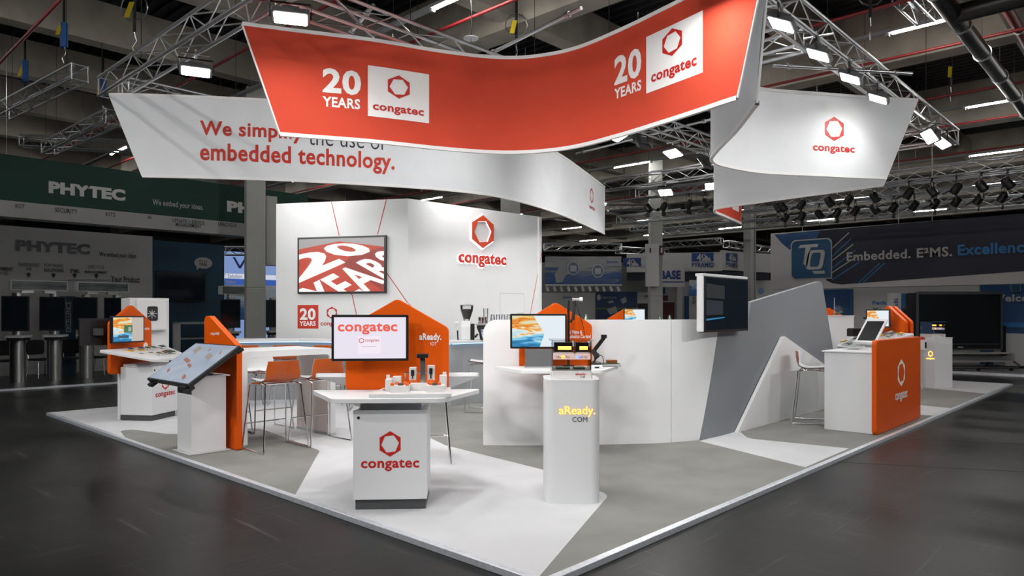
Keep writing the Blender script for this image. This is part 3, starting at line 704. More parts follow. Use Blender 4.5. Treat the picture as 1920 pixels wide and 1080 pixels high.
# ================================================================== LOW CURVED WALL WITH SCREEN
def sheet(nm, P, poly, th, m, par, cuts=24):
    """upright plate over a path, outline given as (arc length, height), built column by column"""
    x0 = min(p[0] for p in poly); x1 = max(p[0] for p in poly); e = 1e-4
    xs = sorted(set([round(p[0], 4) for p in poly]+[round(x0+(x1-x0)*i/cuts, 4) for i in range(cuts+1)]))
    def span(x):
        x = min(max(x, x0+e), x1-e); z = []
        for i in range(len(poly)):
            a, b = poly[i-1], poly[i]
            if (a[0]-x)*(b[0]-x) < 0: z.append(a[1]+(b[1]-a[1])*(x-a[0])/(b[0]-a[0]))
        return (min(z), max(z)) if z else None
    cols = [(x, span(x) or span(x+e) or span(x-e)) for x in xs]; rows = [[] for _ in range(5)]
    for x, (lo, hi) in cols:
        for k, (z, o) in enumerate(((lo, 0), (hi, 0), (hi, -th), (lo, -th), (lo, 0))): rows[k].append(P.w(x, z, o))
    mb = MB().grid(rows); n_ = len(cols)
    for c in (0, n_-1): mb.f.append(tuple(k*n_+c for k in range(4)))
    return ob(nm, mb, m, par, world=True, smooth=True)
CP = Path([(2.82, 3.39), (3.27, 2.89), (3.85, 2.36), (4.42, 1.90), (4.93, 1.66), (5.4, 1.60), (6.06, 1.61), (7.6, 1.61), (9.6, 1.61)])
cw = thing('curved_partition', 'low curved white and grey partition with a white triangle at its foot', 'partition', tuple(G(1180, 832)))
WZ = 1.565
sA = CP.inv(1258, 700)[0]; sB = CP.inv(1311, 800)[0]; sC = CP.inv(1350, 600)[0]
sheet('white_panel', CP, rnd([(0, ST), (sA-.003, ST), (sA-.003, WZ), (0, WZ)], [0, 0, 0, .16], 8), .08, WALLW, cw)
sheet('white_panel', CP, [(sA+.003, ST), (sB, ST), (sC, WZ), (sA+.003, WZ)], .08, WALLW, cw)
def cq(x, y): return CP.inv(x, y)
gp = [cq(1310, 826), cq(1349, 607), cq(1404, 607), cq(1404, 568), cq(1542, 527), cq(1585, 668)]
s_e = CP.L-.3
gp = [(sB+.004, ST), (sC+.004, WZ), (cq(1404, 600)[0], WZ), cq(1404, 568), cq(1541, 526), (cq(1598, 700)[0], 1.0), (cq(1625, 740)[0], ST)]
sheet('grey_panel', CP, rnd(gp, [0, 0, 0, 0, .16, 0, 0], 8), .07, GREYW, cw, 40)
TP = Plane((6, 1.55), (1, 0)); tri = [TP.ab(TP.at(*p)) for p in ((1383, 808), (1470, 629), (1632, 784))]
tri[0] = (tri[0][0], ST); tri[2] = (tri[2][0], ST)
ob('white_triangle', MB().prism(rnd(tri, [0, .12, 0], 8), lambda a, b: TP.w(a, b, 0), lambda a, b: TP.w(a, b, -.05)), WALLW, cw, world=True, bevel=.004)
# screen on its white frame
FPn = Plane((5, 1.44), (1, 0)); a0 = FPn.at(1320, 512); a1 = FPn.at(1404, 620); zb = FPn.at(1322, 622).z; zt_ = a0.z
t = thing('display_screen', 'upright dark screen in a deep white frame standing on the curved partition', 'screen', (a0[0], 1.5, zb))
ob('frame', MB().box(a0[0], a1[0], 1.455, 1.56, zt_-.035, zt_), WHITE, t, world=True, bevel=.006)
ob('frame', MB().box(a0[0], a0[0]+.03, 1.455, 1.54, zb, zt_-.035), WHITE, t, world=True, bevel=.006)
ob('frame', MB().box(a1[0]-.02, a1[0], 1.455, 1.60, zb, zt_-.035), WHITE, t, world=True, bevel=.006)
ob('housing', MB().box(a0[0]+.03, a1[0]-.02, 1.44, 1.52, zb-.01, zt_-.035), BLACK, t, world=True, bevel=.005)
W_ = (a0[0]+.05, a1[0]-.035, zb+.02, zt_-.055)
def dsp(a, b, c=0): return (W_[0]+(W_[1]-W_[0])*a, 1.437-c, W_[2]+(W_[3]-W_[2])*b)
ob('screen', MB().box(W_[0], W_[1], 1.438, 1.442, W_[2], W_[3]), mat('screen_glass_dark', (.012, .018, .025, 1), .08), t, world=True)
decal('picture', ([(0, .62, 0), (.42, .60, 0), (.42, .86, 0), (0, .9, 0)], [(0, 1, 2, 3)]), lambda a, b, c=0: dsp(a, b, .001), emitter('screen_dim_teal', (.008, .020, .030, 1), .25), t)
decal('picture', ([(0, .28, 0), (.38, .30, 0), (.38, .56, 0), (0, .58, 0)], [(0, 1, 2, 3)]), lambda a, b, c=0: dsp(a, b, .001), emitter('screen_dim_blue', (.005, .022, .045, 1), .3), t)
decal('picture', ([(0, .18, 0), (.42, .23, 0), (.42, .25, 0), (0, .215, 0)], [(0, 1, 2, 3)]), lambda a, b, c=0: dsp(a, b, .002), emitter('screen_cyan_line', (.01, .16, .35, 1), .9), t)
# ================================================================== KIOSKS
def house(w, z0, zs, zp, r=.06): return rnd([(-w/2, z0), (w/2, z0), (w/2, zs), (0, zp), (-w/2, zs)], [r*.8, r*.8, r, r, r], 6)
def tabletop(par, h, tilt=0, rear=False, w0=1.49, w1=.88, dep=.71, m=None, nm='tabletop'):
    poly = rnd([(-w0/2, -.03), (-w1/2, -dep), (w1/2, -dep), (w0/2, -.03)], [.03, .09, .09, .03], 6)
    M = Matrix.Translation((0, 0, h)) @ Matrix.Rotation(R(180) if rear else 0, 4, 'Z') @ Matrix.Rotation(R(tilt), 4, 'X')
    return ob(nm, MB().slab(poly, -.037, 0), m or WHITE, par, M=M, bevel=.004)
def kiosk(loc, rz, label, pw=.915, slab=(-.25, .25), tilt=0, h=.926, rear=None, cab=True, logo_=True, low=False):
    t = thing('demo_kiosk', label, 'kiosk', loc, rz)
    ob('back_panel', MB().upright(house(pw, .915 if not low else .70, 1.47, 1.735), 0, .06), ORANGE, t, bevel=.006)
    ob('support_slab', MB().box(slab[0], slab[1], .005, .055, 0, .92), WHITE, t, bevel=.004)
    tabletop(t, h, tilt)
    if rear is not None:
        tabletop(t, 1.077, rear, True)
    if cab:
        c_ = ob('cabinet', MB().box(-.295, .295, -.545, -.03, .085, .80), WHITE, t, bevel=.004)
        ob('plinth', MB().box(-.285, .285, -.53, -.04, 0, .085), GREYD, t)
        d_ = ob('door', MB().box(-.298, .298, -.562, -.546, .088, .815), WHITE, t, bevel=.003)
        ob('lock', MB().tube([(-.255, -.568, .755), (-.255, -.56, .755)], .012, 12), BLACK, d_)
        ob('spacer_box', MB().box(-.25, .25, -.50, -.04, .80, (h-.037) if not tilt else .84), WHITE, t)
        if logo_: logo(-.235, .235, .32, .645, -.562, RED, d_)
    return t
k1 = Wd((745-960)/F*6.33, 6.33)
K1 = thing_iot = kiosk((k1.x, k1.y, ST), R(-43.5), 'white kiosk with orange gabled panel and an assembly line model on its table', rear=15)
text('aReady.', xzbox(.195, .392, 1.345, 1.425, 0), LETW, K1, .03, world=False); text('IOT', xzbox(.295, .35, 1.315, 1.345, 0), LETW, K1, .0, world=False)
sc_ = Vector((1.05, 8.51)); dv = Vector((-.564, .826)); k2 = sc_+dv*.56
K2 = kiosk((k2.x, k2.y, ST), math.atan2(.564, .826), 'white kiosk with orange gabled panel and small circuit modules on a sloping table', tilt=13, h=1.085, low=True)
text('SMARC module', xzbox(.03, .40, 1.345, 1.385, 0), LETW, K2, .03, world=False); text('ecosystem', xzbox(.03, .28, 1.285, 1.33, 0), LETW, K2, .03, world=False)
decal('white_badge', hexfull(), xzbox(.26, .36, 1.03, 1.15, 0), LETW, K2, world=False); decal('emblem', hexring(), xzbox(.295, .325, 1.10, 1.13, 0, .005), RED, K2, world=False)
k3 = Wd((1042-960)/F*8.34, 8.34)
K3 = kiosk((k3.x, k3.y, ST), R(-44), 'white kiosk with orange gabled panel against the curved partition behind the tall pedestal', pw=.86, h=.99, cab=False, slab=(.02, .2))
text('AI Vision &', xzbox(.15, .31, 1.36, 1.405, 0), LETW, K3, .025, world=False); text('Robotics Control', xzbox(.15, .412, 1.31, 1.355, 0), LETW, K3, .025, world=False)
k4 = Wd((1174-960)/F*16.5, 16.5)
K4 = kiosk((k4.x, k4.y, ST), R(-44), 'orange gabled kiosk peeking over the low curved partition', pw=.90)
text('COM Express', xzbox(-.28, -.03, 1.40, 1.44, 0), LETW, K4, .02, world=False)
k5 = Wd((1664-960)/F*11.9, 11.9)
K5 = kiosk((k5.x, k5.y, ST), R(-132), 'orange gabled kiosk with circuit boards on its table behind the reception desk', tilt=22, h=1.30, low=True)
ob('second_panel', MB().upright(house(.915, .92, 1.47, 1.735), .10, .15), ORANGE, K5, bevel=.006)
k6 = Wd((1551-960)/F*15.2, 15.2)
K6 = kiosk((k6.x, k6.y, ST), R(-95), 'orange gabled kiosk mostly hidden behind the grey partition', tilt=8, h=1.08)
# ------------------------------------------------------------------ monitors
def monitor(label, c_, w, h, rz, screen, tilt=0, th=.045, bez=.022, arm=.12):
    t = thing('monitor', label, 'monitor', c_, rz)
    ob('housing', MB().upright(rnd(rect(-w/2, w/2, -h/2, h/2), .012), 0, th), BLACK, t, bevel=.003)
    s_ = ob('screen', MB().box(-w/2+bez, w/2-bez, -.002, .002, -h/2+bez, h/2-bez), screen, t)
    ob('mount', MB().box(-.05, .05, th, th+arm, -.05, .05), GREYD, t)
    return t, s_, (w/2-bez, h/2-bez)
def sxz(dim, u0, u1, v0, v1, off=.004): return xzbox(-dim[0]+2*dim[0]*u0, -dim[0]+2*dim[0]*u1, -dim[1]+2*dim[1]*v0, -dim[1]+2*dim[1]*v1, 0, off)
MR = Matrix.Rotation(R(-43.5), 3, 'Z')
c_ = D(694, 633.5, 6.12)
t, s_, dm = monitor('black monitor with a large coral company word on a pale screen', c_, .655, .40, R(-41), SCRW)
text('congatec', sxz(dm, .05, .88, .58, .87), SCRCORAL, s_, .03, world=False)
decal('picture', SQ, sxz(dm, .33, .65, .12, .54, .003), emitter('screen_card', (.93, .84, .94, 1), .78), s_, world=False)
decal('emblem', hexring(), sxz(dm, .345, .415, .37, .50), SCRR, s_, world=False); text('congatec', sxz(dm, .43, .63, .39, .47), SCRR, s_, .015, world=False)
decal('picture', SQ, sxz(dm, .38, .58, .285, .293), SCRG, s_, world=False)
def hexright(dim, u): return ([(0, 0, 0), (1, 0, 0), (1, 1, 0), (0, 1, 0), (u, .5, 0)], [(0, 1, 2, 3, 4)])
c_ = D(1010, 621, 8.05)
t, s_, dm = monitor('black monitor with a colourful swirl beside the pole camera on the white kiosk', c_, .645, .395, R(-44), SWIRL)
decal('picture', ([(.52, 0, 0), (1, 0, 0), (1, 1, 0), (.40, 1, 0), (.61, .42, 0)], [(0, 1, 2, 3, 4)]), sxz(dm, 0, 1, 0, 1), SCRP, s_, world=False)
kr = Matrix.Rotation(math.atan2(.564, .826), 3, 'Z')
c_ = Vector((k2.x, k2.y, ST))+kr @ Vector((-.30, -.17, 1.365))
t, s_, dm = monitor('black monitor with a circuit module picture on the sloping table kiosk', c_, .60, .40, math.atan2(.564, .826)-R(8), SWIRL)
decal('picture', SQ, sxz(dm, .60, 1, 0, 1, .003), emitter('screen_haze', (.55, .50, .45, 1), .75), s_, world=False)
decal('picture', SQ, sxz(dm, .34, .62, .36, .68), emitter('screen_green_board', (.05, .16, .06, 1), .8), s_, world=False)
decal('picture', SQ, sxz(dm, .48, .58, .42, .60, .005), emitter('screen_chip', (.35, .42, .36, 1), .8), s_, world=False)
decal('picture', SQ, sxz(dm, .15, .5, .14, .26), emitter('screen_navy', (.03, .08, .14, 1), .8), s_, world=False)
c_ = D(1190, 591.5, 16.2)
t, s_, dm = monitor('monitor with a pale and green picture seen over the curved partition', c_, .5, .32, R(-44), SWIRL)
decal('picture', ([(.5, 0, 0), (1, 0, 0), (1, 1, 0), (.38, 1, 0), (.6, .42, 0)], [(0, 1, 2, 3, 4)]), sxz(dm, 0, 1, 0, 1), SCRP, s_, world=False)
c_ = D(1646, 597, 11.7)
t, s_, dm = monitor('small thick monitor on the kiosk behind the reception desk', c_, .36, .30, R(-80), SWIRL, th=.08)
decal('picture', ([(.5, 0, 0), (1, 0, 0), (1, 1, 0), (.38, 1, 0), (.6, .42, 0)], [(0, 1, 2, 3, 4)]), sxz(dm, 0, 1, 0, 1), SCRP, s_, world=False)
c_ = Vector((k2.x, k2.y, ST))+kr @ Vector((-.44, .27, 1.33))
t, s_, dm = monitor('dark monitor edge facing away behind the sloping table kiosk', c_, .46, .40, math.atan2(.564, .826)+R(150), BLACK)
# ------------------------------------------------------------------ assembly line model
def loc_of(K, x, y, z): return Vector(K.location)+Matrix.Rotation(K.rotation_euler[2], 3, 'Z') @ Vector((x, y, z))
t = thing('assembly_line_model', 'white assembly line model with orange blocks and a tall camera post', 'model', loc_of(K1, .17, -.42, .926), R(-43.5))
WM = mat('model_white', (.66, .645, .64, 1), .4); OM = mat('model_orange', (.75, .14, .02, 1), .4)
ob('base_tray', MB().slab([(-.33, -.235), (.33, -.235), (.31, .24), (-.27, .24)], .0, .032), WM, t, bevel=.003)
ob('tray_lip', MB().box(-.325, .325, -.238, -.234, .004, .028), GREYL, t)
ob('conveyor', MB().box(-.17, -.02, -.15, 0, .032, .085), WM, t, bevel=.002); ob('conveyor', MB().box(.12, .27, -.15, 0, .032, .085), WM, t, bevel=.002)
ob('conveyor', MB().box(-.02, .12, -.02, .08, .032, .09), WM, t, bevel=.002)
ob('left_station', MB().box(-.22, -.17, -.06, .12, .032, .13), WM, t, bevel=.002); ob('left_station', MB().box(-.22, -.195, .02, .06, .13, .16), WM, t)
ob('left_station', MB().box(-.17, -.10, .02, .12, .085, .145), WM, t, bevel=.002)
for x, y in ((-.155, -.12), (-.125, -.03), (-.06, -.03), (-.035, -.12), (.155, -.08), (.225, -.08)): ob('orange_block', MB().box(x-.014, x+.014, y-.014, y+.014, .085, .108), OM, t, bevel=.002)
for x, y in ((-.09, -.09), (.19, -.10)): ob('work_piece', MB().box(x-.02, x+.02, y-.02, y+.02, .085, .102), GREYD, t)
for x in (0, .14): ob('orange_base', MB().box(x-.035, x+.03, .10, .17, .085, .11), OM, t, bevel=.002)
for x, z in ((-.01, .215), (.145, .23)):
    u = ob('tower_housing', MB().box(x-.03, x+.03, .12, .20, .10, z), WM, t, bevel=.003)
    ob('drill', MB().tube([(x-.0, .112, z-.02), (x, .112, z-.07), (x, .112, z-.071), (x, .112, .12)], [.014, .014, .005, .005], 8), BLACK, u)
ob('camera_post', MB().box(.055, .10, .10, .145, .085, .30), STEEL, t, bevel=.003)
ob('camera_head', MB().box(.03, .125, .03, .15, .30, .335), BLACK, t, bevel=.006); ob('camera_neck', MB().box(.06, .095, .1, .14, .285, .30), BLACK, t)
ob('right_station', MB().box(.22, .28, .06, .16, .032, .15), WM, t, bevel=.002); ob('right_station', MB().box(.245, .275, .1, .15, .15, .175), WM, t)
ob('rear_rail', MB().tube([(-.08, .22, .032), (-.08, .22, .16), (.0, .22, .165), (.12, .22, .165)], .008, 6), CHROME, t)
ob('red_cable', MB().tube([(-.23, .1, .034), (-.25, .02, .04), (-.22, -.02, .034)], .002, 5), RED, t)
# ------------------------------------------------------------------ modules on the sloping table
def on_slope(K, x, y, tilt=13, h=1.085): return loc_of(K, x, y*math.cos(R(tilt)), h+y*math.sin(R(tilt)))
def module(label, K, x, y, top, w=.07, d=.07, hh=.035, plate=None, grp='small circuit modules on the sloping table', tilt=13, h=1.085):
    t = thing('circuit_module', label, 'circuit board', on_slope(K, x, y, tilt, h), K.rotation_euler[2], grp)
    MS = Matrix.Rotation(R(tilt), 4, 'X')
    mb = MB()
    for a in (-w*.45, w*.45):
        for b in (-d*.45, d*.45): mb.tube([(a, b, 0), (a, b, hh)], .003, 6)
    ob('standoffs', mb, STEEL, t, M=MS)
    if plate: ob('base_plate', MB().box(-w*.62, w*.62, -d*.6, d*.6, 0, .012), plate, t, M=MS)
    ob('board', MB().box(-w/2, w/2, -d/2, d/2, hh, hh+.004), PCB, t, M=MS); ob('heat_spreader', MB().box(-w*.38, w*.38, -d*.38, d*.38, hh+.004, hh+.014), top, t, M=MS, bevel=.001)
    return t
YP = mat('yellow_plate', (.80, .42, .02, 1), .5)
module('small module with blue chip on a yellow plate, nearest the orange panel corner', K2, -.30, -.20, BLUEB, plate=YP); module('small module with blue chip on a yellow plate, second in the row', K2, -.06, -.20, BLUEB, plate=YP)
for x in (.08, .22): module('green circuit module on metal feet in the back row of the sloping table', K2, x, -.20, PCB)
module('larger green circuit module at the end of the back row', K2, .46, -.18, GREYD, .10, .08)
module('copper topped module in the front row of the sloping table', K2, -.08, -.52, BRONZE); module('copper topped module beside the wide green board', K2, .08, -.50, BRONZE)
module('wide green circuit board in the front row of the sloping table', K2, .26, -.46, GREYD, .17, .12, .03)
for i, (x, m_) in enumerate(((-.26, GREYM), (-.04, BRONZE))):
    t = thing('caption_card', ['flat grey caption card on the sloping table', 'flat brown caption card on the sloping table'][i], 'card', on_slope(K2, x, -.36), K2.rotation_euler[2])
    ob('card', MB().box(-.04, .04, -.025, .025, 0, .003), m_, t, M=Matrix.Rotation(R(13), 4, 'X')); ob('print', MB().box(-.032, .032, -.012, .012, .003, .0035), GREYD, t, M=Matrix.Rotation(R(13), 4, 'X'))
# ------------------------------------------------------------------ things on the vision kiosk
t = thing('laptop_stand', 'dark grey slanted panel like an open laptop on the vision kiosk', 'laptop', loc_of(K3, -.235, -.30, .99), R(-44))
ob('lid', MB().prism(rnd(rect(-.15, .15, 0, .21), .008), lambda a, b: (a, -.10+b*.35, b), lambda a, b: (a, -.09+b*.35, b)), GREYD, t); ob('keyboard_base', MB().box(-.15, .15, -.10, .14, 0, .016), GREYM, t, bevel=.003)
t = thing('pole_camera', 'black pole with a small silver camera in front of the orange panel', 'camera', loc_of(K3, .135, -.12, .99), R(-44))
ob('pole', MB().box(-.013, .013, -.013, .013, 0, .76), BLACK, t); ob('pole_foot', MB().box(-.06, .06, -.05, .05, 0, .012), BLACK, t)
ob('arm', MB().tube([(.0, 0, .54), (.03, -.02, .52), (.05, -.03, .54), (.07, -.04, .755)], [.012, .022, .02, .014], 8), BLACKM, t)
cm = ob('camera_body', MB().tube([(.04, -.04, .775), (.12, -.06, .775)], .020, 12), STEEL, t); ob('lens', MB().tube([(.12, -.06, .775), (.155, -.067, .775)], .022, 12), LETW, cm)
ob('cable', MB().tube([(.07, -.03, .75), (.11, -.03, .65), (.16, -.02, .50), (.20, -.02, .30), (.21, -.02, .15)], .004, 6), BLACK, t)
t = thing('robot_arm', 'small black desktop robot arm leaning to the side on the vision kiosk', 'robot', loc_of(K3, .42, -.28, .99), R(-44))
ob('base', MB().box(-.05, .06, -.06, .06, 0, .05), BLACK, t, bevel=.008)
ob('lower_arm', MB().tube([(-.02, 0, .04), (.02, 0, .12), (-.03, 0, .20)], [.03, .035, .03], 10), BLACKM, t)
ob('upper_arm', MB().side([(-.02, 0), (.02, 0), (.02, .20), (-.02, .20)], -.02, .02), BLACK, t, M=Matrix.Translation((-.02, 0, .18)) @ Matrix.Rotation(R(38), 4, 'Y'))
ob('gripper', MB().box(.07, .13, -.03, .03, .33, .37), BLACK, t, bevel=.004); ob('cable', MB().tube([(.02, -.04, .16), (.08, -.04, .12), (.09, -.04, .05), (.05, -.05, .01)], .005, 6), BLACK, t)
t = thing('embedded_computer', 'little stack of boards with copper heatsink beside the robot arm', 'computer', loc_of(K3, .62, -.16, .99), R(-44))
ob('clear_foot', MB().box(-.11, .11, -.07, .07, 0, .025), GLASS, t); ob('carrier_board', MB().box(-.10, .10, -.06, .06, .03, .036), PCB, t); ob('heatsink', MB().box(-.05, .07, -.04, .04, .04, .075), BRONZE, t, bevel=.002)
ob('cable', MB().tube([(-.1, 0, .035), (-.16, 0, .06), (-.2, .02, .01)], .004, 6), BLACK, t)
t = thing('white_controller_box', 'flat white box on the vision kiosk behind the acrylic case', 'box', loc_of(K3, .40, -.52, .99), R(-44))
ob('shell', MB().box(-.06, .06, -.03, .05, 0, .04), WHITE, t, bevel=.004); ob('connector', MB().box(-.03, .02, -.034, -.03, .01, .025), BLACK, t)
# ------------------------------------------------------------------ display pedestals
def acrylic_case(label, c_, rz, s=.33, right=False):
    t = thing('acrylic_case', label, 'display case', c_, rz); h = s/2
    ob('base_block', MB().slab(rnd(rect(-h-.01, h+.01, -h-.01, h+.01), .02), 0, .065), WM, t, bevel=.003)
    text('aReady.', xzbox(.03, .12, .028, .052, -h-.01), REDL, t, .03, world=False); text('COM', xzbox(.07, .11, .010, .026, -h-.01), INK, t, .01, world=False)
    ob('floor_plate', MB().box(-h, h, -h, h, .065, .075), GREYM, t)
    for nm, b in (('pane', (-h, h, -h, -h+.006)), ('pane', (-h, h, h-.006, h)), ('pane', (-h, -h+.006, -h+.006, h-.006)), ('pane', (h-.006, h, -h+.006, h-.006))): ob(nm, MB().box(*b, .075, .325), GLASS, t)
    ob('top_pane', MB().box(-h-.02, h+.02, -h-.02, h+.02, .325, .335), GLASS, t)
    ob('divider', MB().box(.02, .03, -h+.01, h-.01, .21, .32), GLASS, t)
    sh = ob('light_shelf', MB().box(-h+.008, h-.008, -h+.008, h-.03, .165, .205), emitter('shelf_glow_pink', (.95, .66, .60, 1), .75), t)
    text('Ubuntu Pro', xzbox(-.13, -.02, .176, .196, -h+.008), INK, sh, .01, world=False); text('ctrlX OS', xzbox(.055, .13, .176, .196, -h+.008), PBLUE, sh, .01, world=False)
    decal('glow_spot', hexfull(), xzbox(-.095, -.055, .172, .20, -h+.008, .002), GLOWY, sh, world=False); decal('glow_spot', hexfull(), xzbox(.035, .075, .172, .20, -h+.008, .002), GLOWB, sh, world=False)
    for x0, x1 in ((-.145, .01), (.04, .15)):
        m_ = ob('module', MB().box(x0, x1, -.10, .06, .215, .305), BLACK, t, bevel=.003); ob('glow_sign', MB().box(x0+.03, x1-.01, -.104, -.10, .245, .275), GLOWY, m_); ob('trim_line', MB().box(x0, x1, -.103, -.10, .218, .226), WM, m_)
    for x0, x1 in ((-.13, -.01), (.02, .12)): ob('circuit_board', MB().box(x0, x1, -.08, .04, .08, .092), PCB, t); 
    return t
tc = Vector((1.475, .945))+Vector((.73, .684))*.235
t = thing('display_pedestal', 'tall white rounded pedestal with glowing orange lettering at the stand corner', 'pedestal', (tc.x, tc.y, ST), R(-48))
ob('body', MB().slab(rnd(rect(-.235, .235, -.235, .235), .085, 8), 0, 1.03), WHITE, t, smooth=True); ob('top_plate', MB().slab(rnd(rect(-.237, .237, -.237, .237), .087, 8), 1.03, 1.044), WHITEG, t, smooth=True)
text('aReady.', xzbox(-.115, .195, .73, .825, -.235, .003), emitter('glow_pink_edge', (1, .30, .16, 1), 1.0), t, .03, world=False, name='glow_edge'); text('aReady.', xzbox(-.112, .192, .733, .822, -.235, .006), mat('glow_yellow', (1, .62, .10, 1), .5, emit=1.3, ecol=(1, .62, .08, 1)), t, .006, world=False)
text('COM', xzbox(.0, .125, .69, .732, -.235, .004), INK, t, .0, world=False)
acrylic_case('clear acrylic case with glowing modules on the tall corner pedestal', (tc.x, tc.y, ST+1.044), R(-48))
pc = (G(1740, 727)+G(1778, 727)).xy/2+Vector((.73, .684))*.2
t = thing('display_pedestal', 'tall white chamfered pedestal with glowing emblem near the far aisle corner', 'pedestal', (pc.x, pc.y, ST), R(-35))
ob('body', MB().slab([(-.30, -.14), (-.17, -.25), (.27, -.25), (.27, .25), (-.30, .25)], 0, 1.075), WHITE, t, bevel=.004); ob('top_plate', MB().slab([(-.305, -.14), (-.17, -.255), (.275, -.255), (.275, .255), (-.305, .255)], 1.075, 1.088), WHITEG, t)
ob('drawer', MB().box(-.11, .20, -.256, -.25, .93, 1.0), WHITE, t, bevel=.003)
dgl = Matrix.Rotation(math.atan2(-.11, .13), 4, 'Z')
decal('glowing_emblem', hexring(), lambda a, b, c=0: Vector((-.285, -.153, 0)).lerp(Vector((-.185, -.237, 0)), .2+.6*a)+Vector((-.003, -.004, .67+.13*b)), GLOWO, t, world=False)
text('congatec', lambda a, b, c=0: Vector((-.295, -.144, 0)).lerp(Vector((-.175, -.246, 0)), a)+Vector((-.003, -.004, .61+.04*b)), GLOWO, t, .03, world=False)
acrylic_case('clear acrylic case with glowing modules on the chamfered far pedestal', (pc.x, pc.y, ST+1.088), R(-35))
v = D(1729, 645.5, 15.0)
t = thing('card_reader', 'small white terminal mounted on a red post beside the far pedestal', 'terminal', (v.x, v.y, ST), R(-50))
ob('post', MB().tube([(0, 0, 0), (0, 0, .88)], .02, 8), GREYL, t); ob('case', MB().box(-.06, .08, -.05, .03, .83, 1.05), WHITE, t, bevel=.006); ob('keypad', MB().box(.03, .065, -.054, -.05, .87, 1.0), BLACK, t); ob('red_knob', MB().lathe([(.05, 1.05), (.045, 1.09), (.02, 1.11)], 12), RED, t)
# ------------------------------------------------------------------ tilted touch table
a, b, c2 = G(325, 845), G(367, 852), G(420, 842)
t = thing('touch_pedestal', 'white pedestal carrying the tilted touch screen with an orange side panel', 'pedestal', (.35, 5.58, ST))
ob('body', MB().box(-.20, .20, -.20, .20, .012, .87), WHITEG, t, bevel=.004); ob('base_plate', MB().box(-.24, .24, -.24, .24, 0, .012), STEEL if 0 else GREYL, t, bevel=.003)
ob('top_plate', MB().box(-.22, .24, -.22, .22, .87, .882), WHITE, t)
ob('side_panel', MB().side(rnd([(-.33, 0), (.55, 0), (.55, 1.57), (.40, 1.57), (-.33, 1.22)], [.02, .02, .08, .02, .08], 6), .265, .335), ORANGE, t, bevel=.006)
text('conga-HUB', lambda a, b, c=0: (.262, .36-.24*a, 1.33+.045*b), LETW, t, .015, world=False)
t = thing('touch_screen', 'large tilted black framed touch screen with a blue grey picture', 'touch screen', (.24, 5.58, ST+1.035))
Mx = Matrix.Rotation(R(-35), 4, 'Y')
ob('frame', MB().box(-.36, .36, -.58, .58, -.05, 0), BLACK, t, M=Mx, bevel=.008)
s_ = ob('screen', MB().box(-.335, .335, -.555, .555, 0, .003), MAPSCR, t, M=Mx)
random.seed(3)
for i, (x, y, w, h, m_) in enumerate(((.22, .28, .10, .16, 0), (.02, .18, .05, .22, 1), (.12, -.22, .08, .18, 0), (-.18, .30, .04, .10, 1), (-.06, -.05, .04, .16, 1), (-.25, -.28, .05, .12, 1), (.24, -.02, .03, .05, 1), (.2, -.38, .03, .05, 1))):
    decal('picture', SQ, lambda a, b, c=0: (x+w*(a-.5)+.05*(b-.5), y+h*(b-.5), .0045), emitter(['screen_tan', 'screen_rust'][m_], [(.30, .27, .23, 1), (.32, .14, .10, 1)][m_], .75), s_, world=False)
for y in (-.50, .50): ob('bracket', MB().box(-.40, -.30, y-.06, y+.06, -.09, -.05), BLACK, t, M=Mx, bevel=.006)
for y in (-.50, .50): ob('bracket', MB().box(.30, .38, y-.06, y+.06, -.085, -.05), BLACK, t, M=Mx, bevel=.006)
ob('stand_arm', MB().tube([(.12, 0, -.15), (.10, 0, -.03)], .045, 10), BLACKM, t); ob('pivot', MB().box(0, .2, -.1, .1, -.153, -.14), BLACKM, t)
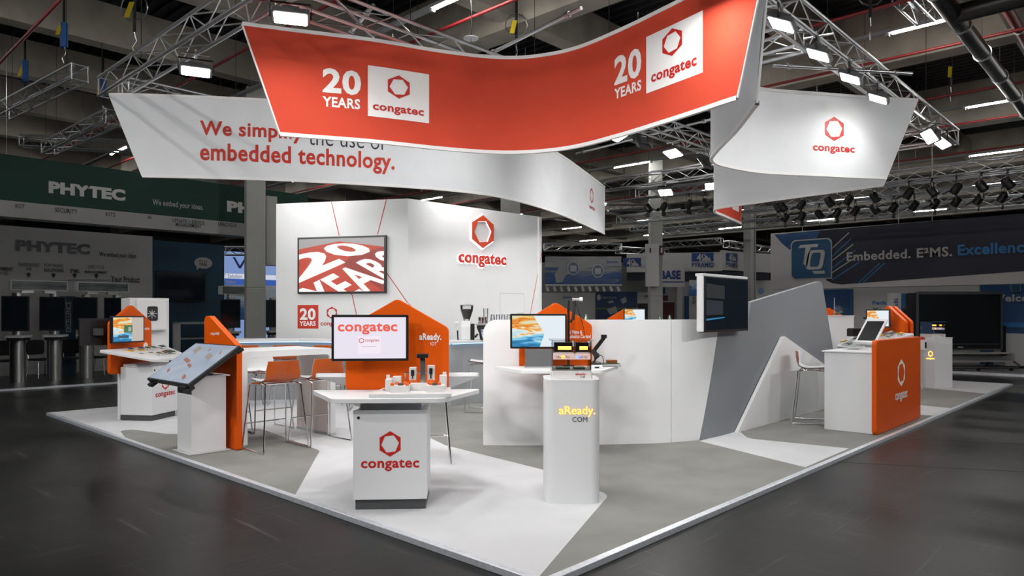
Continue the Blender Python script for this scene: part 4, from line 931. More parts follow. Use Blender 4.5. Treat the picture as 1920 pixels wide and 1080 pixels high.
# ------------------------------------------------------------------ high table and stools
t = thing('high_table', 'white waterfall high table with pale end panels and orange stools around it', 'table', (1.3, 5.75, ST))
prof = rnd([(-.59, 0), (-.59, 1.15), (.70, 1.15), (.70, 0), (.62, 0), (.62, 1.07), (-.51, 1.07), (-.51, 0)], [0, .10, .10, 0, 0, .06, .06, 0], 8)
ob('waterfall_top', MB().upright(prof, -.42, .42), WHITE, t, smooth=True, bevel=.003)
ob('end_panel', MB().box(.612, .62, -.40, .40, .04, 1.05), PINK, t); ob('end_panel', MB().box(-.51, -.502, -.40, .40, .04, 1.05), PINK, t)
for x in (-.55, .66): ob('kick_strip', MB().box(x-.042, x+.042, -.422, .422, 0, .035), STEEL, t)
def make_stool():
    t = thing('bar_stool', 'x', 'stool', (0, 0, ST), 0, 'orange and white bar stools')
    pr = [(.22, .815), (.12, .80), (0, .79), (-.10, .795), (-.17, .825), (-.205, .88), (-.222, .96), (-.232, 1.05)]   # y, z
    pr = [tuple(p) for p in catmull(pr, 4)]
    def surf(o):
        rows = []
        for i, (y, z) in enumerate(pr):
            f = i/(len(pr)-1); hw = .205+.02*math.sin(math.pi*f)-.012*max(0, f-.8)*5; row = []
            a = pr[max(i-1, 0)]; b = pr[min(i+1, len(pr)-1)]; d = Vector((b[0]-a[0], b[1]-a[1])).normalized(); nn = Vector((d.y, -d.x))*-1
            for k in range(11):
                u = -1+k/5; cu = .05*u*u
                row.append((hw*u, y+nn.x*o+cu*(1 if f > .5 else 0)*min(1, (f-.5)*3), z+nn.y*o+cu*(.5 if f <= .6 else 0)))
            rows.append(row)
        return MB().grid(rows)
    sh = surf(0)
    ob('seat_shell', surf(.008), ORANGEM, t, smooth=True); ob('seat_liner', surf(.0), WHITEG, t, smooth=True)
    for s in (-1, 1):
        ob('leg_frame', MB().tube([(s*.17, -.03, .782), (s*.215, .16, .775), (s*.225, .185, .76), (s*.285, .262, .02), (s*.285, .255, .009), (s*.285, -.255, .009), (s*.285, -.262, .02), (s*.225, -.185, .76), (s*.215, -.16, .775), (s*.17, .03, .782)], .0095, 8), CHROME, t, smooth=True)
    ob('footrest', MB().tube([(-.262, .235, .30), (.262, .235, .30)], .008, 8), CHROME, t, smooth=True)
    ob('seat_support', MB().tube([(-.2, .1, .778), (.2, .1, .778)], .009, 8), CHROME, t); ob('seat_support', MB().tube([(-.2, -.1, .778), (.2, -.1, .778)], .009, 8), CHROME, t)
    return t
stool = make_stool(); first = True
for (x, y, a, lab) in ((1.00, 5.055, 0, 'orange backed bar stool at the high table, next to the orange side panel'), (1.60, 5.055, 0, 'orange backed bar stool at the high table, next to the kiosk with the model'),
                       (1.0, 6.455, 180, 'bar stool across the high table showing its white inside, by the orange side panel'), (1.60, 6.455, 180, 'bar stool across the high table showing its white inside, by the table end')):
    place(stool, first, (x, y, ST), R(a), lab); first = False
d1 = (bp[1]-bp[0]).normalized(); n1 = Vector((d1.y, -d1.x)); ang = math.atan2(d1.y, d1.x)
for i, px in enumerate((466, 536, 612, 690, 760)):
    f = D(px, 588, 12.55 if i < 3 else 11.9); place(stool, False, (f.x, f.y, ST), ang+R((0, 3, 0, -4, 0)[i]), 'orange bar stool pushed up to the grey bar front')
f = D(905, 588, 11.7); place(stool, False, (f.x, f.y, ST), ang+R(75), 'orange bar stool turned sideways before the bar beside the curved partition')
f = G(1537, 781); place(stool, False, (7.42, 1.16, ST), R(197), 'white bar stool standing behind the reception desk', None)
f = D(795, 588, 7.75); place(stool, False, (f.x, f.y, ST), R(140), 'orange bar stool hidden behind the kiosk with the model')
# ------------------------------------------------------------------ reception desk
t = thing('reception_desk', 'white reception desk with a tall orange emblem panel on the aisle side', 'desk', (7.9, .48, ST))
ob('desk_body', MB().box(-1.0, 1.0, -.29, .33, 0, 1.07), WHITE, t, bevel=.004); ob('desk_top', MB().box(-1.02, 1.02, -.29, .36, 1.07, 1.09), WHITE, t, bevel=.004)
ob('emblem_panel', MB().upright(rnd(rect(-1.06, 1.12, 0, 1.25), .07, 8), -.36, -.295), ORANGE, t, bevel=.012)
decal('emblem', hexring(), xzbox(-.115, .245, .56, .95, -.36), LETW, t, world=False); text('congatec', xzbox(-.235, .37, .345, .50, -.36), LETW, t, .025, world=False)
t = thing('floor_foot_plate', 'thin white foot plate on the carpet beside the orange reception panel', 'plate', (9.15, .32, ST)); ob('plate', MB().box(-.12, .12, -.08, .08, 0, .015), WHITE, t, bevel=.003); ob('screw', MB().lathe([(.012, .015), (.010, .019)], 8), STEEL, t)
v = loc_of(t, 0, 0, 0)
t = thing('tablet_stand', 'white framed tablet leaning on a white stand on the reception desk', 'tablet', (8.35, .62, ST+1.09), R(-105))
ob('stand', MB().box(-.10, .10, -.02, .22, 0, .16), WHITE, t, bevel=.005)
Mt = Matrix.Translation((0, -.03, .245)) @ Matrix.Rotation(R(-42), 4, 'X')
fr_ = ob('frame', MB().upright(rnd(rect(-.17, .17, -.25, .25), .015), 0, .02), WHITE, t, M=Mt, bevel=.003); ob('screen', MB().box(-.135, .135, -.003, 0, -.19, .20), BLACK, fr_)
ob('ledge', MB().box(-.17, .17, -.05, 0, -.26, -.245), WHITE, fr_)
for i, (x, y, r_) in enumerate(((7.35, .55, 10), (7.7, .62, -15))):
    t = thing('brochure', ['printed brochure lying on the reception desk beside the tablet', 'folded dark leaflet lying on the reception desk top'][i], 'brochure', (x, y, ST+1.09), R(r_)); ob('sheet', MB().box(-.11, .11, -.15, .15, 0, .003), [GREYL, GREYM][i], t); ob('print', MB().box(-.09, .09, -.05, .10, .003, .0035), GREYD, t)
# boards heaped on the kiosk table behind the desk
random.seed(21)
for r_ in range(4):
    for c_ in range(5):
        y = -.12-.155*r_; x = (c_-2)/2*(.60+.42*y)+random.uniform(-.02, .02)
        if (r_, c_) in ((2, 0), (1, 0)): continue               # the controller box stands there
        m_ = (GREYL, GREYD, PCB, YP, BLACK, GREYM)[(r_*3+c_*2+random.randint(0, 1)) % 6]
        module({GREYL: 'pale metal topped', GREYD: 'dark topped', PCB: 'bare green', YP: 'yellow topped', BLACK: 'black topped', GREYM: 'grey topped'}[m_]+' circuit board on the kiosk table behind the reception desk', K5, x, y, m_, random.uniform(.09, .13), random.uniform(.07, .10), random.uniform(.012, .05), grp='boards on the kiosk behind the reception desk', tilt=22, h=1.30)
t = thing('black_controller', 'black controller box standing among boards behind the reception desk', 'computer', on_slope(K5, -.42, -.36, 22, 1.34), R(-132)); ob('case', MB().box(-.1, .1, -.08, .08, 0, .13), BLACK, t, bevel=.006); ob('fin', MB().box(-.09, .09, -.07, .07, .13, .145), GREYD, t)
# white side cube behind the grey partition
v = D(1586, 588, 13.2)
t = thing('side_counter', 'plain white cube counter showing beside the grey partition edge', 'counter', (v.x, v.y, ST), R(-47)); ob('body', MB().box(-.36, .14, -.02, .5, 0, 1.55), WHITE, t, bevel=.004); ob('top', MB().box(-.37, .15, -.03, .51, 1.55, 1.565), WHITE, t)
t = thing('glass_screen', 'thin upright clear pane with a small board on the white cube counter', 'pane', tuple(v+Vector((.15, .12, ST+1.565-v.z))), R(-100)); ob('pane', MB().box(-.15, .15, -.004, .004, 0, .34), GLASS, t); ob('edge', MB().box(-.152, -.146, -.005, .005, 0, .34), GREYL, t); ob('board', MB().box(-.1, .05, -.1, -.02, .05, .07), PCB, t, M=Matrix.Rotation(R(-20), 4, 'Y'))
# leaves showing above the partition
for i, (px, py, hh) in enumerate(((1097, 588, .42), (1062, 597, .35), (1236, 592, .40), (1254, 590, .45))):
    v = D(px, py, 11.2); z0 = v.z-hh
    t = thing('potted_plant', ['pale leaf plant showing its tip above the partition by the vision kiosk', 'small leaf tip showing above the partition behind the pole camera', 'small white flowering plant above the partition before the column', 'taller white bloom above the partition before the column'][i], 'plant', (v.x, v.y, ST))
    ob('planter', MB().lathe([(.05, 0), (.07, z0-ST)], 16), WHITE, t); ob('stem', MB().tube([(0, 0, z0-ST), (.02, 0, z0-ST+hh*.7)], .006, 6), PCB, t)
    for a in range(3 if i else 2):
        rr = R(120*a); ob('leaf', MB().prism([(0, 0), (.03, .06), (.025, .13), (0, .19), (-.025, .13), (-.03, .06)], lambda p, q: (.02+p*math.cos(rr)+.03*math.sin(rr)*q/.19, p*math.sin(rr), z0-ST+hh*.55+q*hh*2.3), lambda p, q: (.024+p*math.cos(rr)+.03*math.sin(rr)*q/.19, p*math.sin(rr)+.004, z0-ST+hh*.55+q*hh*2.3)), LETW if a == 0 else PCB, t)
# white equipment cabinet behind the sloping table
v = D(272, 588, 12.0)
t = thing('equipment_cabinet', 'tall white equipment cabinet with a fan unit and dangling cable behind the sloping table', 'cabinet', (v.x, v.y, ST), R(-47+42))
ob('shell', MB().box(-.30, .30, -.28, .28, 0, 1.86), GREYL if 0 else WHITE, t, bevel=.006)
f_ = ob('fan_unit', MB().box(-.22, .24, -.40, -.28, 1.32, 1.84), WHITE, t, bevel=.02); ob('fan_opening', MB().upright(rnd(rect(-.07, .09, 1.48, 1.72), .03), -.408, -.40), BLACK, f_); 
for i in range(4): ob('fan_blade', MB().box(-.06, .08, -.411, -.408, -.006, .006), STEEL, f_, M=Matrix.Translation((.0, 0, 1.60)) @ Matrix.Rotation(R(45*i), 4, 'Y'))
ob('cable', MB().tube([(-.06, -.29, 1.3), (-.05, -.30, 1.0), (-.08, -.30, .8), (-.04, -.29, .6)], .008, 6), GREYL, t); ob('switch_box', MB().box(.2, .28, -.31, -.28, .98, 1.10), WHITE, t)
for i in range(4): ob('slot', MB().box(.17, .20, -.284, -.28, .60+.07*i, .63+.07*i), GREYD, t)
# ================================================================== HALL SERVICES
def ceiling_light(x, y, ln=5.6, lit=1.6):
    t = thing('ceiling_light', 'long strip light fixed under the hall roof', 'lamp', (x, y, 7.25), 0, 'strip lights under the hall roof')
    return t
base = None
for i, x in enumerate((-1.7, 5.3, 12.3, 19.3, 26.3, 33.3, 40.3)):
    for k in range(-3, 8):
        y = .65+5.77*k+(0, 0, 0, 0, 1.2, 2.4, .6)[i]
        if x+y < -8 or y > 44: continue
        if base is None:
            base = ceiling_light(x, y)
            ob('rail', MB().upright([(-.07, 0), (.07, 0), (.05, .07), (-.05, .07)], -2.85, 2.85), GREYM, base)
            tb = ob('tube', MB().tube([(0, -.75, -.02), (0, .75, -.02)], .020, 8), TUBE, base); 
            for yy in (-2, 2): ob('hanger', MB().tube([(0, yy, .07), (0, yy, 1.5)], .006, 5), STEEL, base)
            ob('end_socket', MB().box(-.045, .045, .8, .86, -.055, .0), GREYM, base); ob('end_socket', MB().box(-.045, .045, -.86, -.8, -.055, .0), GREYM, base)
        else: place(base, False, (x, y, 7.25), 0, base['label'])
def hall_pipe(label, a, b, r, m, fl=4.0, cat='pipe', nm='sprinkler_pipe'):
    a, b = Vector(a), Vector(b); t = thing(nm, label, cat, a, 0, 'red sprinkler pipes under the roof' if m is REDPIPE and r < .06 else None)
    ob('pipe', MB().tube([a, b], r, 12), m, t, world=True, smooth=True)
    n_ = int((b-a).length//fl)
    for i in range(1, n_):
        q = a.lerp(b, i/n_); d = (b-a).normalized(); ob('collar', MB().tube([q-d*.025, q+d*.025], r*1.15, 12), STEEL if r > .06 else REDPIPE, t, world=True)
        ob('hanger', MB().tube([q, Vector((q.x, q.y, 8.7))], .006, 5), STEEL, t, world=True)
    return t
for x in (.4, 3.7, 7.0-1.2, 10.5, 13.4, 17.2, 20.5, 24.8): hall_pipe('thin red sprinkler pipe running under the roof across the beams', (x, -8, 7.1), (x, 40, 7.1), .032, REDPIPE, 6)
hall_pipe('thick red main pipe running beside the black duct', (8, -.45, 7.3), (50, -.45, 7.3), .09, REDPIPE, 3, nm='main_pipe')
dk = hall_pipe('black insulated duct with clamp rings running along the aisle roof', (8, .12, 6.9), (50, .12, 6.9), .15, BLACK, 1.9, cat='duct', nm='ventilation_duct')
ob('branch', MB().tube([(11.2, .12, 6.9), (11.2, -4.5, 6.9)], .16, 12), BLACK, dk, world=True, smooth=True)
v = D(883, 73, 12.5); t = thing('hanging_disc', 'small white disc hanging on a cable before the concrete girder', 'antenna', v)
ob('disc', MB().lathe([(.13, 0), (.13, .02), (.05, .03)], 20), WHITE, t); ob('cable', MB().tube([(0, 0, .03), (.02, 0, .35), (.0, 0, .7), (.06, 0, 8.7-v.z)], .008, 6), BLACK, t); ob('tip', MB().tube([(0, 0, -.06), (0, 0, 0)], .01, 6), STEEL, t)
def strap(label, px, y0, y1, d, coil=False, blue=True, tagy=True):
    a, b = D(px, y0, d), D(px, y1, d); t = thing('hoist_strap', label, 'strap', b)
    top = 8.76; ob('strap', MB().box(b.x-.02, b.x+.02, b.y-.02, b.y+.02, b.z+.35, top), STRAPB, t, world=True)
    ob('hook', MB().tube([b+Vector((0, 0, .35)), b+Vector((.03, 0, .22)), b+Vector((-.03, 0, .1)), b], .012, 6), STEEL, t, world=True)
    if blue: ob('protector', MB().box(b.x-.06, b.x+.06, b.y-.06, b.y+.06, a.z-.45, a.z+.05), BLUESTRAP, t, world=True)
    if tagy: ob('tag', MB().prism([(-.03, 0), (.03, 0), (.03, .28), (-.03, .28)], lambda p, q: b+Vector((p-.12+q*.3, -p, .55+q)), lambda p, q: b+Vector((p-.12+q*.3, -p+.01, .55+q))), YEL, t, world=True)
    if coil: ob('cable_coil', MB().tube([b+Vector((sa*.22*math.cos(R(k*30)), -ca*.22*math.cos(R(k*30)), .75+.22*math.sin(R(k*30)))) for k in range(25)], .012, 5), STEEL, t, world=True)
strap('strap with a cable coil and yellow tag holding the side truss', 252, -40, 100, 11.6, True, False)
strap('black strap with blue protector over the short dark truss', 120, 48, 118, 14.6); strap('black strap with blue protector at the rear of the short dark truss', 47, 118, 190, 16.5)
strap('black strap with blue protector behind the white slogan banner end', 193, 150, 225, 17.5); strap('strap with wire coil beside the emblem banner truss', 1632, -20, 75, 11.0, True, False, False)
strap('long looped black strap hanging on the rear girder', 1783, 118, 190, 17.0, False, False); strap('thin black strap left of the red banner dip hall side', 968, 60, 118, 14.0, True, False)
for i, (lab, a, b, z) in enumerate((('short dark truss hanging above the green banner booth', G(150, 150, 6.2), G(4, 222, 6.2), 6.2), ('dark lamp truss above the green banner', G(212, 232, 5.7), G(90, 290, 5.7), 5.7), ('dark crossing truss above the green banner', G(40, 275, 6.05), G(330, 290, 6.05), 6.05))):
    truss(lab, a, b, z, near=(i == 0), m=ALUD)
truss('silver truss rising across the roof behind the black duct', G(1690, 0, 7.18), G(1736, 44, 7.18), 7.18, near=False, m=ALUD)
TQT = []
for i, (x, z, y0, y1, lab) in enumerate(((17.6, 5.15, -9, 7.0, 'lamp truss nearest the stand over the dark slogan hoarding'), (19.6, 5.1, -9, 13, 'middle lamp truss over the dark slogan hoarding'), (22.0, 5.1, -9, 14, 'rear lamp truss over the dark slogan hoarding'), (24.5, 5.1, -10, 14, 'hindmost lamp truss over the dark slogan hoarding'))):
    truss(lab, (x, y0), (x, y1), z, near=False, m=ALUD, bay=.5)
for i, (x0, y0, x1, d0_, d1_, lab) in enumerate(((1020, 470, 1165, 31, 31, 'pale truss above the hoarding with two round pictures'), (1158, 475, 1250, 32.5, 34, 'pale truss between the round picture hoarding and the column'), (1236, 466, 1354, 34, 32, 'pale truss above the mountain emblem hoarding, front side'), (1362, 464, 1450, 32.6, 36, 'pale truss above the mountain emblem hoarding, rear side'), (1195, 372, 1345, 24, 22.5, 'truss with spotlights behind the far stand truss'), (420, 478, 515, 27, 27, 'small truss above the lit blue booth'), (1120, 395, 1250, 36, 36, 'thin far truss under the roof lights behind the slogan banner tip'))):
    truss(lab, D(x0, y0, d0_).xy, D(x1, y0, d1_).xy, D(x0, y0, d0_).z, near=False, m=ALU if i < 4 else ALUD, r=.03, rb=.016)
# stage spotlights
spot = None
def make_spot():
    t = thing('stage_spotlight', 'black stage spotlight with open flaps hanging under the lamp trusses', 'spotlight', (0, 0, 0), 0, 'black stage spotlights over the far hoarding')
    M = Matrix.Translation((0, 0, -.32)) @ Matrix.Rotation(R(35), 4, 'X')
    ob('can', MB().lathe([(.07, .14), (.10, .10), (.11, -.14), (.10, -.15)], 14), BLACK, t, M=M)
    ob('yoke', MB().tube([(-.13, 0, -.32), (-.13, 0, -.08), (.13, 0, -.08), (.13, 0, -.32)], .012, 6), BLACK, t); ob('clamp', MB().tube([(0, 0, -.08), (0, 0, .04)], .025, 8), BLACK, t); ob('hanging_bar', MB().tube([(-.2, 0, .02), (.2, 0, .02)], .015, 6), BLACK, t); ob('hanging_bar', MB().tube([(0, -.15, .02), (0, .15, .02)], .012, 6), BLACK, t)
    for s in (-1, 1): ob('flap', MB().box(-.10, .10, 0, .006, -.15, 0), BLACK, t, M=M @ Matrix.Translation((0, s*.11, -.14)) @ Matrix.Rotation(R(s*25), 4, 'X'))
    ob('lens', MB().lathe([(.095, -.152), (.09, -.156)], 14), GREYD, t, M=M)
    return t
random.seed(5); SPOTS = []
for i, (px, py) in enumerate([(1467, 372), (1473, 396), (1500, 364), (1502, 394), (1531, 389), (1555, 362), (1560, 384), (1580, 352), (1578, 386), (1608, 384), (1624, 369), (1640, 352), (1655, 379), (1672, 379), (1704, 339), (1718, 372), (1738, 329), (1757, 362), (1793, 361), (1773, 329), (1826, 319), (1835, 289), (1884, 359), (1888, 314), (1908, 284), (1680, 318), (1322, 355), (1215, 364), (1245, 367), (1301, 389), (1325, 384)]):
    if px > 1400:
        v = min((Plane((x, 0), (0, -1)).at(px, py-4) for x in (17.6, 19.6, 22.0, 24.5)), key=lambda q: abs(q.z-5.08)); v.z = 5.08 if abs(v.x-17.6) > .1 else 5.135
    else: v = D(px, 372, 24-1.5*(px-1195)/150); v.z = D(1195, 372, 24).z-.02
    ax_ = (Vector((0, 1, 0)) if px > 1400 else (D(1345, 372, 22.5)-D(1195, 372, 24)).normalized()); ax_.z = 0
    for k_ in range(160):
        q_ = v+ax_*(.04*((k_+1)//2)*(1 if k_ % 2 else -1))
        if all((q_.xy-u.xy).length > .52 for u in SPOTS): break
    v = q_; SPOTS.append(v.copy())
    if spot is None: spot = make_spot(); o = spot
    else: o = clone(spot)
    o.location = v; o.rotation_euler = (0, 0, R(random.choice((0, 180))+random.uniform(-9, 9)+(0 if px > 1400 else -8)))
# ================================================================== GREEN BANNER BOOTH (left)
PB = Plane((0, 16.2), (1, 0)); xa = PB.at(-90, 300).x; xb = PB.at(578, 360).x; zt = PB.at(0, 287.5).z; zm = PB.at(0, 374.5).z; zb = PB.at(0, 405).z
t = thing('green_hoarding', 'long dark green hanging hoarding with a white captioned strip along its foot', 'banner', ((xa+xb)/2, 16.2, zb))
ob('green_panel', MB().box(xa, xb, 16.205, 16.75, zm, zt), GREENB, t, world=True, bevel=.02); ob('white_strip', MB().box(xa, xb-.6, 16.2, 16.7, zb, zm), PANELW, t, world=True)
CHR = mat('letter_chrome', (.45, .46, .46, 1), .35, .6)
text('PHYTEC', pbox(PB, 91, 339, 235, 362, .005), CHR, t, .06); text('PHYTEC', pbox(PB, 425.5, 376, 560, 397, .005), CHR, t, .06)
text('We embed your ideas.', pbox(PB, 286, 373, 381, 387, .005), LETG, t, .02)
for b_, x0, y0, x1, y1 in (('IIOT', 28.5, 382, 46, 390), ('SECURITY', 103, 389, 145, 397.5), ('KITS', 198, 397.5, 216, 405), ('AI', 276, 404, 283.5, 410.5), ('UPDATE + DEVICE', 323, 409, 383, 416), ('MANAGEMENT', 329, 417, 377, 424), ('LIFECYCLE', 409, 416.5, 443, 423)): text(b_, pbox(PB, x0, y0, x1, y1, .008), INK, t, .015)
sm = MB()
for x in (xa+1, xb-1.5, (xa+xb)/2):
    ob('hanging_wire', MB().tube([(x, 16.4, zt), (x, 16.4, 7.6)], .006, 5), STEEL, t, world=True)
PW = Plane((0, 19.4), (1, 0)); xe = PW.at(286, 450).x; zt = PW.at(0, 422).z
bf = struct('floor_booth', MB().box(-14, 9.0, 15.42, 27, 0, .03), mat('booth_dark_floor', (.02, .02, .021, 1), .35)); struct('trim_edge_booth', MB().box(-14, 9.0, 15.36, 15.42, 0, .04), EDGE)
t = thing('booth_wall', 'grey booth wall with chrome company word and a row of captions', 'wall', (xe-4, 19.4, .03))
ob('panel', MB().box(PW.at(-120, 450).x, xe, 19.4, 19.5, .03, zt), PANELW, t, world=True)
CHD = mat('letter_dark_chrome', (.12, .12, .125, 1), .35, .5)
text('PHYTEC', pbox(PW, 29, 449, 169, 470, .006), CHD, t, .06); text('We embed your ideas', pbox(PW, 186, 472, 255, 483, .006), INK, t, .015)
for b_, x0, y0, x1, y1, bo in (('MAINTAINED', 34, 492, 74, 499, 0), ('OS', 49, 501, 59, 507, .03), ('SOFTWARE', 83, 494, 118, 500, 0), ('SOLUTIONS', 82, 503, 119, 509, .03), ('E²MS', 132, 504, 148, 511, .03), ('LIFECYCLE', 165, 497, 195, 503, 0), ('MANAGEMENT', 159, 507, 201, 512, .03), ('Your Product', 208, 517, 262, 529, .03), ('OPMENT', -6, 500, 24, 507, .03), ('VICES', -6, 509, 15, 515, 0)): text(b_, pbox(PW, x0, y0, x1, y1, .006), INK, t, bo)
for x, y in ((53.5, 516), (100, 517), (140, 517), (180.5, 518)): decal('map_pin', ([(.5, 0, 0), (1, .62, 0), (.85, .93, 0), (.5, 1, 0), (.15, .93, 0), (0, .62, 0)], [(0, 1, 2, 3, 4, 5)]), pbox(PW, x-4, y-5, x+4, y+5, .006), INK, t)
ob('wave_line', MB().tube([PW.at(*p)+PW.n*.01 for p in ((40, 530), (90, 526), (140, 524), (205, 524))], .012, 6), GREYM, t, world=True)
xf = PW.at(421, 470).x; zt = PW.at(300, 451).z
t = thing('blue_booth_wall', 'dark teal booth wall with a round speech bubble and a black television', 'wall', ((xe+xf)/2, 19.45, .03))
ob('panel', MB().box(xe+.02, xf, 19.42, 19.5, .03, zt), mat('teal_print', (.006, .045, .085, 1), .6, noise=.35, scale=.8), t, world=True)
PW2 = Plane((0, 19.41), (1, 0))
decal('speech_bubble', ([(.5+.5*math.cos(R(a)), .56+.44*math.sin(R(a)), 0) for a in range(0, 360, 15)]+[], [tuple(range(24))]), pbox(PW2, 364, 481.5, 398, 506, .008), PANELW, t); decal('bubble_tail', ([(0, 1, 0), (1, 1, 0), (.1, 0, 0)], [(0, 2, 1)]), pbox(PW2, 368, 500, 375, 507, .007), PANELW, t)
text('Ask our', pbox(PW2, 373, 486, 389, 491, .01), INK, t, .0); text('FAEs', pbox(PW2, 374, 492.5, 388, 498, .01), INK, t, .03)
a = PW2.at(292, 508); b = PW2.at(384, 566)
tvp = thing('television', 'switched off black television on the teal booth wall', 'television', (a.x, 19.4, b.z)); ob('housing', MB().box(a.x, b.x, 19.33, 19.41, b.z, a.z), BLACK, tvp, world=True, bevel=.006); ob('screen', MB().box(a.x+.03, b.x-.03, 19.325, 19.33, b.z+.03, a.z-.03), mat('screen_glass_dark', 0), tvp, world=True)
# demo towers
tower = None
for i, (px, lab) in enumerate(((33, 'grey demo tower with upright black screen, outermost by the booth edge'), (102, 'grey demo tower with upright black screen beside the vertical lettering board'), (162, 'grey demo tower with upright black screen, next to the orange kiosk'), (220, 'grey demo tower with upright black screen right behind the orange kiosk'), (432, 'grey demo tower with upright black screen before the lit blue booth'), (512, 'grey demo tower with upright black screen between the column and the cabin'))):
    v = PB.at(px, 600); y = 17.2
    pl = Plane((0, 17.2), (1, 0)); v = pl.at(px, 600)
    if tower is None:
        tower = thing('demo_tower', lab, 'display stand', (v.x, 17.2, .03), R(-25), 'demo towers of the green hoarding booth')
        ob('column', MB().lathe([(.16, 0), (.16, 1.05)], 20), STEEL, tower, smooth=True); ob('upper_column', MB().lathe([(.11, 1.1), (.11, 2.09)], 16), STEEL, tower, smooth=True)
        ob('table', MB().slab(rnd([(-.15, -.5), (.24, -.5), (.30, .1), (-.24, .1)], .08), 1.05, 1.10), GREYL, tower); ob('under_tray', MB().slab(rnd([(-.12, -.45), (.2, -.45), (.25, .08), (-.2, .08)], .06), .98, 1.05), BLACK, tower)
        sc = ob('screen_housing', MB().box(-.27, .27, -.22, -.12, 1.20, 2.02), BLACK, tower, bevel=.008); ob('screen', MB().box(-.25, .25, -.224, -.22, 1.23, 1.99), mat('screen_glass_dark', 0), sc)
    else: place(tower, False, (v.x, 17.2, .03), R(-25), lab)
for i, (x0, x1, lab) in enumerate(((17, 123.5, 'lit caption box over two demo towers by the booth edge'), (142, 237.5, 'lit caption box over the demo towers behind the orange kiosk'), (412, 470, 'lit caption box over the demo tower before the lit blue booth'))):
    a, b = Plane((0, 17.2), (1, 0)).at(x0, 533), Plane((0, 17.2), (1, 0)).at(x1, 552)
    t = thing('caption_box', lab, 'sign', (a.x, 17.1, b.z)); ob('frame', MB().box(a.x, b.x, 17.05, 17.30, 2.19, 2.43), GREYL, t, world=True); ob('face', MB().box(a.x+.02, b.x-.02, 17.045, 17.05, 2.21, 2.41), mat('caption_face', (.10, .12, .125, 1), .3, noise=.6, scale=2, stretch=(1, 1, 4)), t, world=True)
    for x in (a.x+.35, b.x-.35): ob('bracket', MB().box(x-.12, x+.12, 17.1, 17.25, 2.13, 2.19), STEEL, t, world=True)
chair = None
for i, (px, rz, lab) in enumerate(((78, 200, 'black visitor chair between the two outer demo towers'), (130, 150, 'black visitor chair behind the middle demo tower'), (186, 230, 'black visitor chair beside the orange kiosk'), (12, 170, 'black visitor chair at the booth edge'))):
    v = Plane((0, 18.0), (1, 0)).at(px, 700)
    if chair is None:
        chair = thing('visitor_chair', lab, 'chair', (v.x, 18.0, .03), R(rz), 'black visitor chairs of the green hoarding booth')
        ob('seat', MB().slab(rnd(rect(-.23, .23, -.22, .22), .06), .44, .49), BLACKM, chair, bevel=.01); ob('backrest', MB().upright(rnd(rect(-.22, .22, .58, .95), .08), -.26, -.22), BLACKM, chair, bevel=.01)
        for sx in (-1, 1):
            for sy in (-1, 1): ob('leg', MB().tube([(sx*.2, sy*.18, .44), (sx*.24, sy*.24, 0)], .011, 6), CHROME, chair)
            ob('back_post', MB().tube([(sx*.19, -.2, .44), (sx*.19, -.24, .6)], .011, 6), CHROME, chair)
    else: place(chair, False, (v.x, 18.0, .03), R(rz), lab)
a = Plane((0, 18.6), (1, 0)).at(126, 600); t = thing('lettering_board', 'dark teal upright board with vertical lettering between demo towers', 'sign', (a.x, 18.6, .03))
ob('board', MB().box(a.x-.22, a.x+.2, 18.6, 18.66, .03, 2.1), mat('teal_print', 0), t, world=True); text('EXCELLENCE', lambda p, q, c=0: Vector((a.x+.09-.12*q, 18.594, 1.15+.8*p)), GREYM, t, .02)
a = Plane((0, 18.5), (1, 0)).at(352, 640); t = thing('frame_desk', 'grey frame desk standing before the teal booth wall', 'desk', (a.x, 18.5, .03), R(-20))
ob('side_panel', MB().box(-.4, -.2, -.3, .3, 0, 1.36), PANELW, t); ob('desk_top', MB().box(-.4, 1.1, -.3, .3, 1.30, 1.36), PANELW, t); ob('side_panel', MB().box(1.04, 1.1, -.3, .3, 0, 1.30), PANELW, t); ob('shelf', MB().box(-.2, 1.04, -.28, .28, .86, .90), GREYM, t)
# the lit blue booth far behind
PV = Plane((0, 27.0), (1, 0)); a = PV.at(412, 470); b = PV.at(530, 620)
t = thing('blue_lit_wall', 'brightly lit pale blue booth wall seen between the teal wall and the column', 'wall', (a.x, 27, 0))
ob('panel', MB().box(a.x, b.x, 27, 27.1, 0, a.z), emitter('wall_glow_blue', (.20, .30, .58, 1), .75), t, world=True)  # wall and its prints emit in place of lamps lighting the booth
decal('print', SQ, pbox(PV, 412, 512, 530, 521, .01), emitter('wall_glow_white', (.62, .64, .75, 1), .8), t); decal('print', SQ, pbox(PV, 412, 522, 530, 533, .01), emitter('wall_glow_navy', (.03, .09, .36, 1), .8), t); decal('print', SQ, pbox(PV, 412, 533, 530, 600, .01), ICE, t)
decal('big_letter', ([(0, 1, 0), (.16, 1, 0), (.5, .25, 0), (.84, 1, 0), (1, 1, 0), (.58, 0, 0), (.42, 0, 0)], [(0, 6, 2, 1), (6, 5, 2), (5, 4, 3, 2)]), pbox(PV, 436, 482, 463, 502.5, .012), emitter('wall_glow_deep_navy', (.005, .012, .10, 1), .5), t)
text('IoT Solution', pbox(PV, 413, 513, 453, 520, .02), INK, t, .0); text('IoT Solutions', pbox(PV, 416, 524, 441, 530.5, .02), LETW, t, .03)
